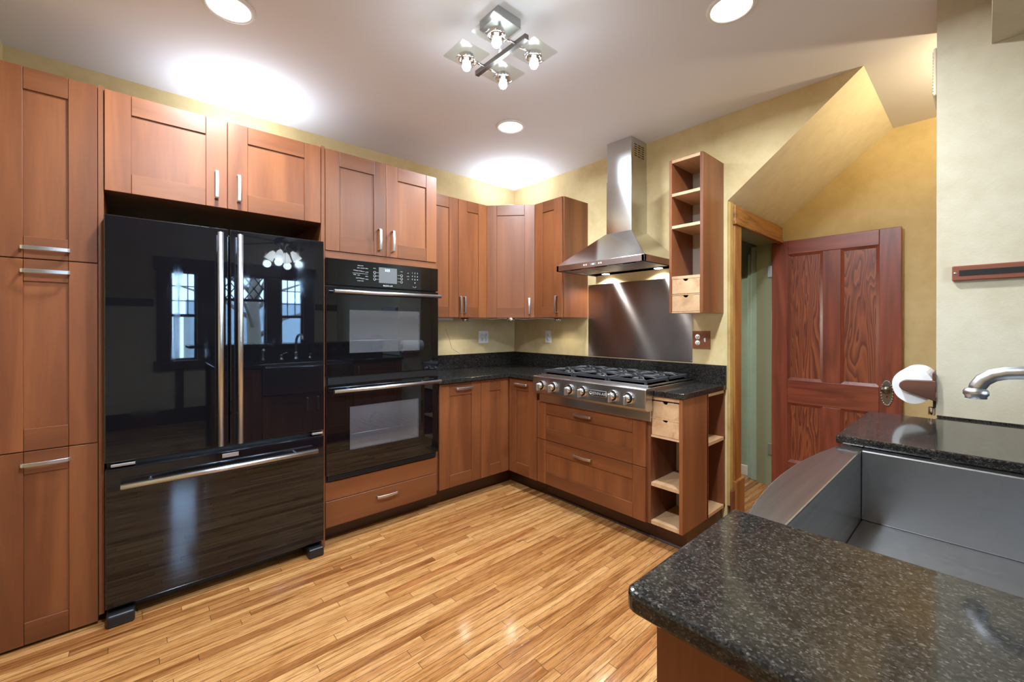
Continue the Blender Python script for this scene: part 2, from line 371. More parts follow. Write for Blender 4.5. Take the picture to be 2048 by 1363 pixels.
struct('wall_header', MB().box(-4.6, -0.351, -3.42, -3.160, 2.382, ZC), 'pillar', 'dropped plaster beam above the sink counter', 'beam')
m = MB(); sp_ = [(-2.045, 2.092), (-2.045, ZC), (-2.722, ZC)]; m.prism(sp_, 0.0, 1.045, 'x'); m.bm.faces.ensure_lookup_table(); m.bm.faces[0].material_index = 1
struct('ceiling_soffit', m, ['cream', 'wall'], 'sloping cream plaster underside of the stairs above the doorway', 'soffit')
# doorway wall and closet beyond
m = MB(); m.box(0.12, 0.16, -2.045, -1.885, 0, ZC); m.box(1.0, 1.045, -2.045, -1.885, 0, 2.095); m.box(0.16, 1.0, -2.045, -1.885, 1.955, 2.095)
struct('wall_doorway', m, 'olive', 'olive painted door jamb of the closet doorway', 'door jamb')
struct('wall_closet_right', MB().box(1.12, 1.2, -1.885, -0.4, 0, ZC), 'green', 'pale green textured closet wall', 'wall')
struct('wall_closet_back', MB().box(0.12, 1.2, -0.5, -0.4, 0, ZC), 'green')
struct('baseboard_closet', MB().box(1.10, 1.12, -1.88, -0.5, 0, 0.085), 'white', 'white baseboard inside the closet', 'baseboard', 0.004)
m = MB(); m.box(1.045, 1.12, -1.885, -1.80, 0, 1.9); m.box(1.03, 1.075, -1.885, -1.83, 0, 1.955)
struct('trim_jamb', m, 'green', 'pale green inner door casing', 'trim', 0.006)
t = MB().box(0.16, 1.11, -1.75, -0.5, 1.70, 1.72).build('closet_shelf', 'cab'); tag(t, 'brown wooden shelf high inside the closet doorway', 'shelf')
# casing
m = MB(); m.box(0.055, 0.165, -2.07, -2.045, 0.28, 1.945); m.box(0.165, 0.178, -2.06, -1.90, 0.0, 1.955)
struct('trim_casing', m, 'oak', 'scuffed golden oak side casing of the closet doorway', 'trim', 0.004)
m = MB(); m.box(0.05, 0.995, -2.075, -2.045, 1.968, 2.072); m.box(0.04, 1.0, -2.082, -2.045, 1.945, 1.968)
struct('trim_head', m, 'oakh', 'oak head casing with swirling grain over the closet doorway', 'trim', 0.004)
struct('trim_plinth', MB().box(0.045, 0.185, -2.085, -2.045, 0, 0.29), 'oak', 'oak plinth block at the foot of the doorway casing', 'trim', 0.006)
struct('trim_corner', MB().box(-0.002, 0.05, -2.062, -2.0455, 0.14, 2.085), 'rawedge', 'scuffed yellow painted corner strip beside the doorway', 'trim', 0.003)
m = MB(); m.box(0.0, 0.045, -2.075, -2.063, 0.0, 0.235)
struct('baseboard_corner', m, 'redwood', 'broken dark baseboard stub at the doorway corner', 'baseboard', 0.003)
# crack in the plaster
m = MB()
pl = [(-0.81, 1.27), (-0.80, 1.235), (-0.775, 1.19), (-0.76, 1.13), (-0.745, 1.09), (-0.70, 1.065), (-0.66, 1.045)]
m.tube([(x, -0.0004, z) for x, z in pl], 0.0011, 5)
struct('trim_crack', m, 'toe', 'thin crack in the plaster above the left counter', 'crack')

# dining end of the room
WN = [(-2.519, -2.231, 0.835, 2.02), (-1.93, -1.40, 0.95, 2.02), (-1.213, -0.893, 0.835, 2.02)]
m = MB(); xs = [-4.6, -2.519, -2.231, -1.93, -1.40, -1.213, -0.893, -0.351]
for i in range(len(xs)-1):
    w = [q for q in WN if abs(q[0]-xs[i]) < 1e-6]
    if w: m.box(xs[i], xs[i+1], YW-0.1, YW, 0, w[0][2]); m.box(xs[i], xs[i+1], YW-0.1, YW, w[0][3], ZC)
    else: m.box(xs[i], xs[i+1], YW-0.1, YW, 0, ZC)
struct('wall_dining', m, 'pillar', 'plaster wall with the three dining windows', 'wall')
for k, (x0, x1, z0, z1) in enumerate(WN):
    m = MB(); f = 0.028
    m.box(x0, x0+f, YW-0.06, YW-0.01, z0, z1); m.box(x1-f, x1, YW-0.06, YW-0.01, z0, z1)
    m.box(x0+f, x1-f, YW-0.06, YW-0.01, z0, z0+f); m.box(x0+f, x1-f, YW-0.06, YW-0.01, z1-f, z1)
    zm = 1.432 if k != 1 else 1.667
    m.box(x0+f, x1-f, YW-0.055, YW-0.005, zm-0.02, zm+0.02)
    if k != 1:
        for j in (1, 2): xx = x0+(x1-x0)*j/3; m.box(xx-0.006, xx+0.006, YW-0.045, YW-0.03, zm+0.02, z1-f)
        for j in (1, 2): zz = zm+(z1-zm)*j/3; m.box(x0+f, x1-f, YW-0.045, YW-0.03, zz-0.006, zz+0.006)
    else:
        h = z1-f-zm-0.02; w_ = x1-x0-2*f
        for j in range(-2, 5):
            for sgn in (1, -1):
                xa = x0+f+w_*j/4; pts = []
                for t_ in (0, 1):
                    pts.append((xa+(t_*h*0.72 if sgn > 0 else (1-t_)*h*0.72), zm+0.02+t_*h))
                (ax, az), (bx_, bz) = pts
                lo, hi = x0+f, x1-f
                def clip(ax, az, bx_, bz):
                    t0, t1 = 0.0, 1.0; dx = bx_-ax
                    for e_, s_ in ((lo, 1), (hi, -1)):
                        d0 = (ax-e_)*s_; d1 = (bx_-e_)*s_
                        if d0 < 0 and d1 < 0: return None
                        if d0 < 0: t0 = max(t0, d0/(d0-d1))
                        if d1 < 0: t1 = min(t1, d0/(d0-d1))
                    if t1-t0 < 0.05: return None
                    return ax+dx*t0, az+(bz-az)*t0, ax+dx*t1, az+(bz-az)*t1
                c_ = clip(ax, az, bx_, bz)
                if c_: m.tube([(c_[0], YW-0.035, c_[1]), (c_[2], YW-0.035, c_[3])], 0.009, 6)
    w = struct('window_%d' % (k+1), m, 'darkwood', ('narrow dining window reflected left of the refrigerator handles', 'wide dining window with diamond lattice top', 'narrow dining window nearest the kitchen wall end')[k], 'window')
    g = MB().box(x0+f, x1-f, YW-0.040, YW-0.036, z0+f, z1-f).build('pane', 'windowpane', w)
m = MB()
for x0, x1 in ((-2.65, -2.519), (-2.231, -1.93), (-1.40, -1.213), (-0.893, -0.738)): m.box(x0, x1, YW, YW+0.03, 0.835, 2.02)
m.box(-2.68, -0.71, YW, YW+0.035, 2.02, 2.19); m.box(-2.68, -0.71, YW, YW+0.06, 0.72, 0.835); m.box(-1.93, -1.40, YW, YW+0.03, 0.835, 0.95)
struct('trim_window_casing', m, 'darkwood', 'dark wooden casing around the dining windows', 'trim', 0.004)
m = MB(); m.box(-4.6, -2.68, YW, YW+0.03, 1.55, 1.64); m.box(-0.71, -0.351, YW, YW+0.03, 1.55, 1.64)
for x in (-2.42, -1.2, -3.3, -4.1): m.box(x-0.045, x+0.045, YW, YW+0.02, 0.2, 0.72 if x > -2.7 else 1.55)
struct('trim_rail', m, 'darkwood', 'dark picture rail and battens on the dining wall', 'trim')
struct('baseboard_dining', MB().box(-4.6, -0.351, YW, YW+0.02, 0, 0.2), 'darkwood', 'tall dark baseboard of the dining wall', 'baseboard')
# outdoors
struct('ground_garden', MB().box(-9, 6, -16, YW-0.1, -0.6, -0.5), 'lawn', 'garden ground outside the dining windows', 'ground')
struct('wall_neighbour', MB().box(-2.0, 3.0, -10.6, -10.4, -0.5, 1.9), 'stucco', 'pale stucco wall outside the dining windows', 'wall')
fe = thing('garden_fence', 'weathered board fence outside the dining windows', 'fence', (-4.5, -9.3, -0.5))
for k in range(17): MB().box(k*0.17, k*0.17+0.11, 0, 0.03, 0, 2.0).build('board', 'fence', fe)
MB().box(0, 2.85, -0.04, 0, 0.5, 0.6).build('rail', 'fence', fe)
tr = thing('garden_tree', 'bare garden tree outside the dining windows', 'tree', (-1.0, -8.6, -0.5))
MB().tube([(0, 0, 0), (0.05, 0, 1.2), (0, 0.05, 2.2), (0.1, 0, 3.4)], [0.17, 0.14, 0.12, 0.08], 10).build('trunk', 'tree', tr)
m = MB()
for k in range(9):
    a = k*1.9; z = 1.5+0.2*k; m.tube([(0.03, 0, z), (math.cos(a)*0.6, math.sin(a)*0.6, z+0.45), (math.cos(a)*1.5, math.sin(a)*1.5, z+0.75)], [0.05, 0.035, 0.015], 6)
m.build('branch', 'tree', tr)

# ------------------------------------------------------------------ cabinet parts
def door_mesh(w, h, st=0.087, rl=0.089, th=0.019, slab=False):
    m = MB(); g = 0.0012
    if slab: return m.box(0, w, 0, th, 0, h, 1)
    m.box(0, st-g/2, 0, th, 0, h, 0); m.box(w-st+g/2, w, 0, th, 0, h, 0)
    m.box(st+g/2, w-st-g/2, 0.0004, th, h-rl+g, h, 1); m.box(st+g/2, w-st-g/2, 0.0004, th, 0, rl-g, 1)
    m.box(st-g, w-st+g, 0.008, th-0.002, rl-0.01, h-rl+0.01, 0)
    return m
def handle(parent, cx, cz, vertical=True, ln=0.137):
    """flat satin strap pull standing off the door face (local -y)"""
    m = MB(); hw = 0.0075; L = ln/2; n = 12; out = []
    prof = [(-L, 0.0), (-L, -0.022)]+[(-L+0.006+(ln-0.012)*k/n, -0.026-0.005*math.sin(PI*k/n)) for k in range(n+1)]+[(L, -0.022), (L, 0.0)]
    inn = [(-L+0.006, 0.0), (-L+0.006, -0.0195)]+[(-L+0.008+(ln-0.016)*k/n, -0.0215-0.005*math.sin(PI*k/n)) for k in range(n+1)]+[(L-0.006, -0.0195), (L-0.006, 0.0)]
    def P(a, y, s): return (cx+s*hw, y, cz+a) if vertical else (cx+a, y, cz+s*hw)
    for i in range(len(prof)-1):
        a, b = prof[i], prof[i+1]; c, d = inn[i+1], inn[i]
        m.hexa([P(*a, -1), P(*b, -1), P(*c, -1), P(*d, -1)], [P(*a, 1), P(*b, 1), P(*c, 1), P(*d, 1)])
    bmesh.ops.remove_doubles(m.bm, verts=m.bm.verts[:], dist=0.00005)
    return m.build('handle', 'satin', parent, 0.001, 1)
def door(parent, x, y, z, w, h, hx=None, hz=None, vert=True, name='door', rz=0, hl=0.137, **k):
    d = door_mesh(w, h, **k).build(name, ['cab', 'cabh'], parent, 0.0012, 1, (x, y, z), rz)
    if hx is not None: handle(d, hx, hz, vert, hl)
    return d

YF = -0.595   # front face of tall doors
# pantry
t = thing('pantry_cabinet', 'tall narrow reddish wooden pantry with three stacked doors at the left edge', 'cabinet', (-3.258, 0, 0))
MB().box(0, 0.301, YF+0.02, -0.004, 0.06, 2.33).build('carcass', 'cab', t)
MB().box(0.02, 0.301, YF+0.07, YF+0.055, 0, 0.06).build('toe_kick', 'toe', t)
MB().box(-0.051, -0.002, YF+0.02, YF+0.035, 0.02, 2.33).build('filler_strip', 'cab', t)
door(t, 0.001, YF, 1.5635, 0.299, 0.764, 0.150, 0.040, False)
door(t, 0.001, YF, 0.789, 0.299, 0.770, 0.150, 0.722, False)
door(t, 0.001, YF, 0.013, 0.299, 0.772, 0.150, 0.724, False)
# panels each side of the fridge
t = thing('end_panel', 'narrow dark wooden panel between pantry and refrigerator', 'panel', (-2.9555, 0, 0), 0, 'tall panels beside the refrigerator')
MB().box(0, 0.017, YF+0.006, 0, 0.035, 2.335).build('panel', 'cab', t)
t = thing('end_panel', 'narrow dark wooden panel between refrigerator and ovens', 'panel', (-2.0335, 0, 0), 0, 'tall panels beside the refrigerator')
MB().box(0, 0.020, YF+0.006, 0, 0.0, 2.335).build('panel', 'cab', t)
# over-fridge cabinet
t = thing('wall_cabinet', 'wide two door wooden cabinet above the refrigerator', 'cabinet', (-2.9375, 0, 1.885))
MB().box(0, 0.902, YF+0.02, 0, 0.004, 0.442).build('carcass', ['cabin'], t)
door(t, 0.002, YF, 0, 0.4465, 0.440, 0.402, 0.108)
door(t, 0.4515, YF, 0, 0.4485, 0.440, 0.046, 0.108)
# oven cabinet
t = thing('oven_cabinet', 'tall wooden cabinet housing the double oven', 'cabinet', (-2.0125, 0, 0))
m = MB(); m.box(0, 0.018, YF+0.02, 0, 0.1, 2.33); m.box(0.73, 0.748, YF+0.02, 0, 0.1, 2.33); m.box(0.018, 0.73, YF+0.02, 0, 1.69, 2.33); m.box(0.018, 0.73, YF+0.02, 0, 0.10, 0.38); m.box(0.018, 0.73, -0.03, -0.001, 0.38, 1.69)
m.build('carcass', 'cab', t)
MB().box(0.0, 0.748, YF+0.006, YF+0.02, 1.6905, 1.731, 1).build('rail', ['cab', 'cabh'], t)
MB().box(0.0, 0.748, YF+0.002, YF+0.02, 0.266, 0.374, 1).build('filler_panel', ['cab', 'cabh'], t, 0.001)
door(t, 0.002, YF, 1.734, 0.3715, 0.5915, 0.326, 0.102, st=0.080)
door(t, 0.3755, YF, 1.734, 0.3705, 0.5915, 0.042, 0.102, st=0.080)
door(t, 0.001, YF, 0.112, 0.746, 0.150, 0.375, 0.102, False, 'drawer', slab=True)
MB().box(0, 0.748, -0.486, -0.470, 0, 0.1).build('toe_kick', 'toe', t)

# ------------------------------------------------------------------ refrigerator
t = thing('refrigerator', 'black glossy french door refrigerator with bottom freezer drawer', 'refrigerator', (-2.936, 0, 0))
MB().box(0.004, 0.895, -0.565, -0.04, 0.04, 1.755).build('body', 'black', t, 0.004)
for x0, x1, hx in ((0.0, 0.4455, 0.407), (0.4515, 0.899, 0.488)):
    d = MB().box(x0, x1, -0.65, -0.572, 0.700, 1.770).build('door', ['fridgeglass', 'black'], t, 0.005, 3)
    m = MB(); m.tube([(hx, -0.70, 0.712), (hx, -0.70, 1.742)], 0.0125, 16)
    for z in (0.85, 1.60): m.tube([(hx, -0.70, z), (hx, -0.649, z)], 0.007, 10)
    m.build('handle', 'satin', d)
d = MB().box(0.002, 0.898, -0.65, -0.572, 0.072, 0.672).build('freezer_drawer', 'fridgeglass', t, 0.005, 3)
m = MB(); m.tube([(0.052, -0.70, 0.602), (0.85, -0.70, 0.602)], 0.0125, 16)
for x in (0.15, 0.745): m.tube([(x, -0.70, 0.602), (x, -0.649, 0.602)], 0.007, 10)
m.build('handle', 'satin', d)
MB().box(0.418, 0.487, -0.653, -0.648, 0.6405, 0.660).build('badge', 'satin', d, 0.001)
m = MB(); m.box(0.006, 0.893, -0.60, -0.56, 0.672, 0.70); m.build('gasket', 'black', t)
for x0, x1 in ((0.02, 0.10), (0.835, 0.893)): MB().box(x0, x1, -0.648, -0.60, 0.680, 0.692).build('hinge', 'greymetal', t, 0.002)
for x0, x1 in ((0.005, 0.098), (0.812, 0.893)): MB().box(x0, x1, -0.672, -0.54, 0.0, 0.052).build('foot', 'black', t, 0.010, 3)
MB().box(0.10, 0.81, -0.56, -0.54, 0.012, 0.05).build('grille', 'black', t)

# ------------------------------------------------------------------ double oven
t = thing('double_oven', 'black glass built-in double wall oven with two bar handles', 'oven', (-2.0105, 0, 0))
OY = -0.612
for z0, z1 in ((0.42, 0.94), (1.0, 1.52)):
    m = MB(); y0, y1 = -0.5755, -0.12; a, b, c, e = 0.05, 0.69, z0+0.06, z1-0.06
    m.face([(a, y1, c), (b, y1, c), (b, y1, e), (a, y1, e)]); m.face([(a, y0, c), (b, y0, c), (b, y1, c), (a, y1, c)]); m.face([(a, y0, e), (a, y1, e), (b, y1, e), (b, y0, e)])
    m.face([(a, y0, c), (a, y1, c), (a, y1, e), (a, y0, e)]); m.face([(b, y0, c), (b, y0, e), (b, y1, e), (b, y1, c)])
    cav = m.build('oven_cavity', 'enamel', t)
    r = MB(); zz = z0+0.20
    r.tube([(a+0.005, y0+0.04, zz), (b-0.005, y0+0.04, zz)], 0.004, 8); r.tube([(a+0.005, y1+0.03, zz), (b-0.005, y1+0.03, zz)], 0.004, 8)
    for k in range(14): xx = a+0.03+k*0.0445; r.tube([(xx, y0+0.04, zz), (xx, y1+0.03, zz)], 0.0022, 6)
    r.build('rack', 'satin', cav)
    MB().lathe([(0.001, 0), (0.055, 0), (0.06, 0.01), (0.06, 0.014), (0.02, 0.016), (0.001, 0.016)], (0.52, y1-0.02, z0+0.17), 'y', 24).build('fan_cover', 'greymetal', cav)
m = MB(); m.box(0, 0.1, -0.585, -0.5755, 0.376, 1.6885); m.box(0.65, 0.745, -0.585, -0.5755, 0.376, 1.6885)
for z0, z1 in ((0.376, 0.52), (0.83, 1.10), (1.41, 1.6885)): m.box(0.1, 0.65, -0.585, -0.5755, z0, z1)
m.build('frame', 'black', t)
cp = MB().box(0.0, 0.746, OY, -0.585, 1.5305, 1.688).build('control_panel', 'blackglass', t, 0.003, 2)
ty = OY-0.0006
MB().box(0.316, 0.438, OY-0.001, OY+0.001, 1.562, 1.660).build('display', 'lcdbg', cp, 0.0004)
text('clock_digits', '3:23', 0.020, (0.372, OY-0.0014, 1.643), RA, 'lcd', cp, 'CENTER', 0.0002)
for x in (0.288, 0.470):
    for z in (1.583, 1.604, 1.625):
        zz = z if x < 0.4 else z-0.006
        m = MB(); m.lathe([(0.0078, OY-0.0012), (0.0078, OY+0.0002), (0.0064, OY+0.0002), (0.0064, OY-0.0012), (0.0078, OY-0.0012)], (x, 0, zz), 'y', 20, closed=True)
        m.box(x+(0.010 if x < 0.4 else -0.028), x+(0.027 if x < 0.4 else -0.011), ty, OY, zz-0.0005, zz+0.0005)
        m.build('button', 'print', cp)
MB().box(0.150, 0.245, ty, OY, 1.6105, 1.6115).build('rule_line', 'print', cp)
m = MB(); m.box(0.553, 0.575, ty, OY, 1.5475, 1.5485); m.box(0.553, 0.554, ty, OY, 1.548, 1.556); m.box(0.574, 0.575, ty, OY, 1.548, 1.556)
m.build('bracket_line', 'print', cp)
for x, z, s in ((0.198, 1.658, 'UPPER OVEN'), (0.198, 1.566, 'LOWER OVEN'), (0.186, 1.644, 'BAKE'), (0.212, 1.644, 'CONVECT'), (0.238, 1.644, 'BROIL'), (0.163, 1.628, 'TIMER'), (0.188, 1.626, 'KEEP WARM'), (0.213, 1.624, 'PROOF'), (0.238, 1.622, 'CLEAN'),
                (0.163, 1.602, 'TIMER'), (0.188, 1.600, 'BAKE'), (0.238, 1.596, 'BROIL'), (0.188, 1.582, 'KEEP WARM'), (0.213, 1.580, 'PROOF'), (0.238, 1.578, 'CLEAN'), (0.288, 1.650, 'BACK'), (0.470, 1.644, 'MENU'), (0.517, 1.638, 'OFF'), (0.517, 1.617, 'START'), (0.517, 1.598, 'OFF')):
    text('legend', s, 0.0062, (x, ty, z), RA, 'print', cp, 'CENTER', 0.0001)
for k, s in enumerate('1234567890'):
    x, z = (0.548+0.019*(k % 3), 1.642-0.0215*(k//3)) if k < 9 else (0.567, 1.5775)
    text('digit', s, 0.013, (x, ty, z), RA, 'print', cp, 'CENTER', 0.0001)
MB().lathe([(0.001, OY-0.0012), (0.0045, OY-0.0012), (0.0045, OY)], (0.349, 0, 1.5455), 'y', 12).build('emblem', 'print', cp)
text('brand_name', 'JENN-AIR', 0.0125, (0.357, ty, 1.5455), RA, 'print', cp, 'LEFT', 0.0002)
for z0, z1, wz0, wz1, wx0, wx1 in ((0.996, 1.522, 1.128, 1.388, 0.132, 0.603), (0.418, 0.942, 0.545, 0.806, 0.134, 0.596)):
    m = MB(); m.box(0, wx0, OY, -0.588, z0, z1); m.box(wx1, 0.746, OY, -0.588, z0, z1); m.box(wx0, wx1, OY, -0.588, z0, wz0); m.box(wx0, wx1, OY, -0.588, wz1, z1)
    d = m.build('door', 'blackglass', t, 0.0)
    MB().box(wx0, wx1, OY+0.0006, OY+0.004, wz0, wz1).build('window', 'ovenpane', d)
    zz = z1-0.030; m = MB(); m.tube([(0.026, -0.662, zz), (0.738, -0.662, zz)], 0.0115, 16)
    for x in (0.13, 0.635): m.tube([(x, -0.662, zz), (x, OY, zz)], 0.0065, 10)
    m.build('handle', 'satin', d)
MB().box(0.01, 0.735, -0.60, -0.588, 0.948, 0.99).build('middle_trim', 'black', t)
m = MB(); m.box(0.01, 0.735, -0.600, -0.588, 0.382, 0.414)
for k in range(4): m.box(0.02, 0.725, -0.606, -0.60, 0.385+k*0.007, 0.388+k*0.007)
m.build('vent_trim', 'black', t)

# ------------------------------------------------------------------ upper cabinets by the corner
UZ, UH, UY = 1.360, 0.957, -0.32
t = thing('wall_cabinet', 'two door wooden wall cabinet between the ovens and the corner', 'cabinet', (-1.262, 0, UZ))
MB().box(0.0, 0.658, UY+0.02, 0, 0, UH).build('carcass', 'cab', t)
door(t, 0.060, UY, 0, 0.307, UH, 0.320, 0.102); door(t, 0.370, UY, 0, 0.288, UH, 0.052, 0.102)
MB().box(0.0, 0.058, UY, UY+0.02, 0, UH).build('filler_strip', 'cab', t)
t = thing('corner_wall_cabinet', 'single door wooden wall cabinet set diagonally across the corner', 'cabinet', (0, 0, UZ))
MB().prism([(0, 0), (-0.602, 0), (-0.602, -0.30), (-0.30, -0.611), (0, -0.611)], 0, UH).build('carcass', 'cab', t)
dd = Vector((-0.6035, -0.319, 0)); ln = math.hypot(0.6035-0.3195, 0.613-0.319); ang = math.atan2(-0.613+0.319, -0.3195+0.6035)
door(t, dd.x, dd.y, 0, ln, UH, ln-0.045, 0.098, rz=ang)
t = thing('wall_cabinet', 'single door wooden wall cabinet beside the range hood', 'cabinet', (0, -0.614, UZ), -PI/2)
MB().box(0.0, 0.310, UY+0.02, 0, 0.0, UH+0.004).build('carcass', 'cab', t, 0.001)
door(t, 0.002, UY, 0, 0.302, UH, 0.250, 0.105)
# under-cabinet puck lights
for k, (x, y, lab) in enumerate(((-0.742, -0.19, 'first small chrome puck light under the two door cabinet by the ovens'), (-0.44, -0.445, 'small chrome puck light under the diagonal corner cabinet'), (-0.15, -0.72, 'small chrome puck light under the cabinet beside the hood'))):
    p = thing('puck_light', lab, 'light', (x, y, UZ), 0, 'under cabinet puck lights')
    MB().lathe([(0.033, 0.0), (0.033, -0.028), (0.029, -0.028), (0.029, -0.024), (0.001, -0.024)], (0, 0, 0), 'z', 24).build('housing', 'chrome', p)
    MB().lathe([(0.001, -0.0245), (0.0285, -0.0245), (0.0285, -0.0265), (0.001, -0.0265)], (0, 0, 0), 'z', 24).build('lens', 'pucklens', p)
    lamp('SPOT', 'puck_lamp', (0, 0, -0.032), P_PUCK, (1, 0.93, 0.80), p, 0.02, None, (2.3, 0.7))
t = MB().box(-0.99, -0.80, -0.10, -0.04, UZ-0.020, UZ).build('transformer_box', 'white', None, 0.003); tag(t, 'small white power box under the cabinet next to the ovens', 'power box')
cb = MB().tube([(-0.80, -0.07, UZ-0.010), (-0.77, -0.10, UZ-0.006), (-0.742, -0.157, UZ-0.006), (-0.6, -0.25, UZ-0.004), (-0.56, -0.33, UZ-0.010), (-0.50, -0.40, UZ-0.004), (-0.468, -0.43, UZ-0.006)], 0.003, 6).build('lamp_cord', 'white'); tag(cb, 'thin white cord from the power box to the corner puck light', 'cord')
cb = MB().tube([(-0.413, -0.463, UZ-0.006), (-0.33, -0.50, UZ-0.010), (-0.25, -0.58, UZ-0.004), (-0.178, -0.70, UZ-0.006)], 0.003, 6).build('lamp_cord', 'white'); tag(cb, 'thin white cord between the corner puck light and the hood side one', 'cord')

# ------------------------------------------------------------------ base cabinets
BZ, BT = 0.128, 0.880
t = thing('base_cabinet', 'narrow one door base cabinet next to the ovens', 'cabinet', (-1.2625, 0, 0))
MB().box(0.0, 0.390, -0.571, 0, BZ, BT).build('carcass', 'cab', t)
door(t, 0.022, -0.59, BZ, 0.3675, BT-BZ-0.006, 0.21, 0.708, False, hl=0.15)
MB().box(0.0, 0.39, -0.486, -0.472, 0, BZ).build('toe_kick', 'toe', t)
t = thing('corner_base_cabinet', 'corner base cabinet with two hinged doors meeting in the corner', 'cabinet', (0, 0, 0))
MB().prism([(-0.871, -0.004), (-0.871, -0.571), (-0.571, -0.571), (-0.571, -0.908), (-0.004, -0.908), (-0.004, -0.004)], BZ, BT).build('carcass', 'cab', t)
door(t, -0.870, -0.59, BZ, 0.278, BT-BZ-0.006)
door(t, -0.59, -0.593, BZ, 0.314, BT-BZ-0.006, 0.150, 0.708, False, rz=-PI/2, hl=0.15)
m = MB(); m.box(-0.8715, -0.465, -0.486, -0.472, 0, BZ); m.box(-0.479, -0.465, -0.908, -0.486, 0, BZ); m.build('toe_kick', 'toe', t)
t = thing('drawer_cabinet', 'base cabinet with two wide drawers below the cooktop', 'cabinet', (0, -0.910, 0), -PI/2)
MB().box(0.0, 0.908, -0.571, -0.004, BZ, 0.735).build('carcass', 'cab', t)
door(t, 0.004, -0.59, 0.456, 0.899, 0.278, 0.435, 0.232, False, 'drawer', hl=0.15)
door(t, 0.004, -0.59, 0.132, 0.899, 0.320, 0.435, 0.275, False, 'drawer', hl=0.15)
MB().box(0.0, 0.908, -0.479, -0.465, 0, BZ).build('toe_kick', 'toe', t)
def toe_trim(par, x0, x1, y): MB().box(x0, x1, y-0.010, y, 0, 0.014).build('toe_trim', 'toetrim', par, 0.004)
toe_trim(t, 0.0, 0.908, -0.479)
# open end shelf unit
t = thing('open_shelf_unit', 'narrow open shelf base unit with two small birch drawers at the counter end', 'shelf unit', (0, -1.8195, 0), -PI/2)
EW = 0.212
m = MB(); m.box(0.0, 0.018, -0.572, 0, BZ, BT); m.build('side_panel', ['cabin'], t, 0.001)
m = MB(); m.box(EW-0.020, EW, -0.572, -0.245, BZ, BT); m.build('side_panel', ['cab'], t, 0.001)
MB().box(0.018, EW, -0.262, -0.252, BZ, BT).build('back_panel', 'shelfback', t)
for z in (0.860, 0.352, 0.128): MB().box(0.018, EW-0.020, -0.567, -0.262, z, z+0.02).build('shelf', 'birch', t)
MB().box(0.018, EW-0.020, -0.567, -0.262, 0.640, 0.652).build('shelf', 'birch', t)
def small_drawer(par, x0, x1, y, z0, z1):
    m = MB(); n = 12; xc = (x0+x1)/2; r = 0.016
    top = [(xc+r*math.cos(PI+PI*k/n), z1+r*0.85*math.sin(PI+PI*k/n)) for k in range(n+1)]
    m.prism([(x0, z0), (x1, z0), (x1, z1)]+list(reversed(top))+[(x0, z1)], y, y+0.012, 'y')
    m.box(x0, x0+0.008, y+0.012, y+0.25, z0, z1); m.box(x1-0.008, x1, y+0.012, y+0.25, z0, z1); m.box(x0+0.008, x1-0.008, y+0.012, y+0.25, z0, z0+0.006)
    d = m.build('drawer', 'birch', par, 0.0008, 1)
    return d
small_drawer(t, 0.0215, EW-0.0235, -0.566, 0.757, 0.852); small_drawer(t, 0.0215, EW-0.0235, -0.566, 0.654, 0.749)
MB().box(0.018, EW-0.020, -0.567, -0.262, 0.7495, 0.7565).build('shelf', 'birch', t)
for z in (0.862, 0.562, 0.128): MB().box(0.018, EW, -0.2515, -0.004, z, z+0.019).build('side_shelf', 'birch', t)
MB().box(0.018, EW, -0.018, -0.0005, BZ, BT).build('rear_panel', 'cabin', t)
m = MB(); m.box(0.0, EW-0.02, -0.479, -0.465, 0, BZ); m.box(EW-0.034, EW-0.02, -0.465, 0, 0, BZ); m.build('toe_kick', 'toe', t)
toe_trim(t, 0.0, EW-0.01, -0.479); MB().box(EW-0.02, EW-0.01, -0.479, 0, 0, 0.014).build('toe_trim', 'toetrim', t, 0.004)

# ------------------------------------------------------------------ kitchen counter
t = thing('kitchen_counter', 'black speckled granite L shaped counter under the wall cabinets', 'counter', (0, 0, 0))
MB().prism([(0, 0), (-1.2635, 0), (-1.2635, -0.620), (-0.612, -0.620), (-0.612, -0.944), (-0.035, -0.944), (-0.035, -1.862), (-0.578, -1.862), (-0.578, -2.042), (0, -2.042)], 0.882, 0.914).build('worktop', 'granite', t, 0.003)
m = MB(); m.box(-1.2635, 0, -0.02, 0, 0.914, 1.037); m.box(-0.02, 0, -2.042, -0.02, 0.914, 1.037); m.build('backsplash', 'granite', t, 0.002)

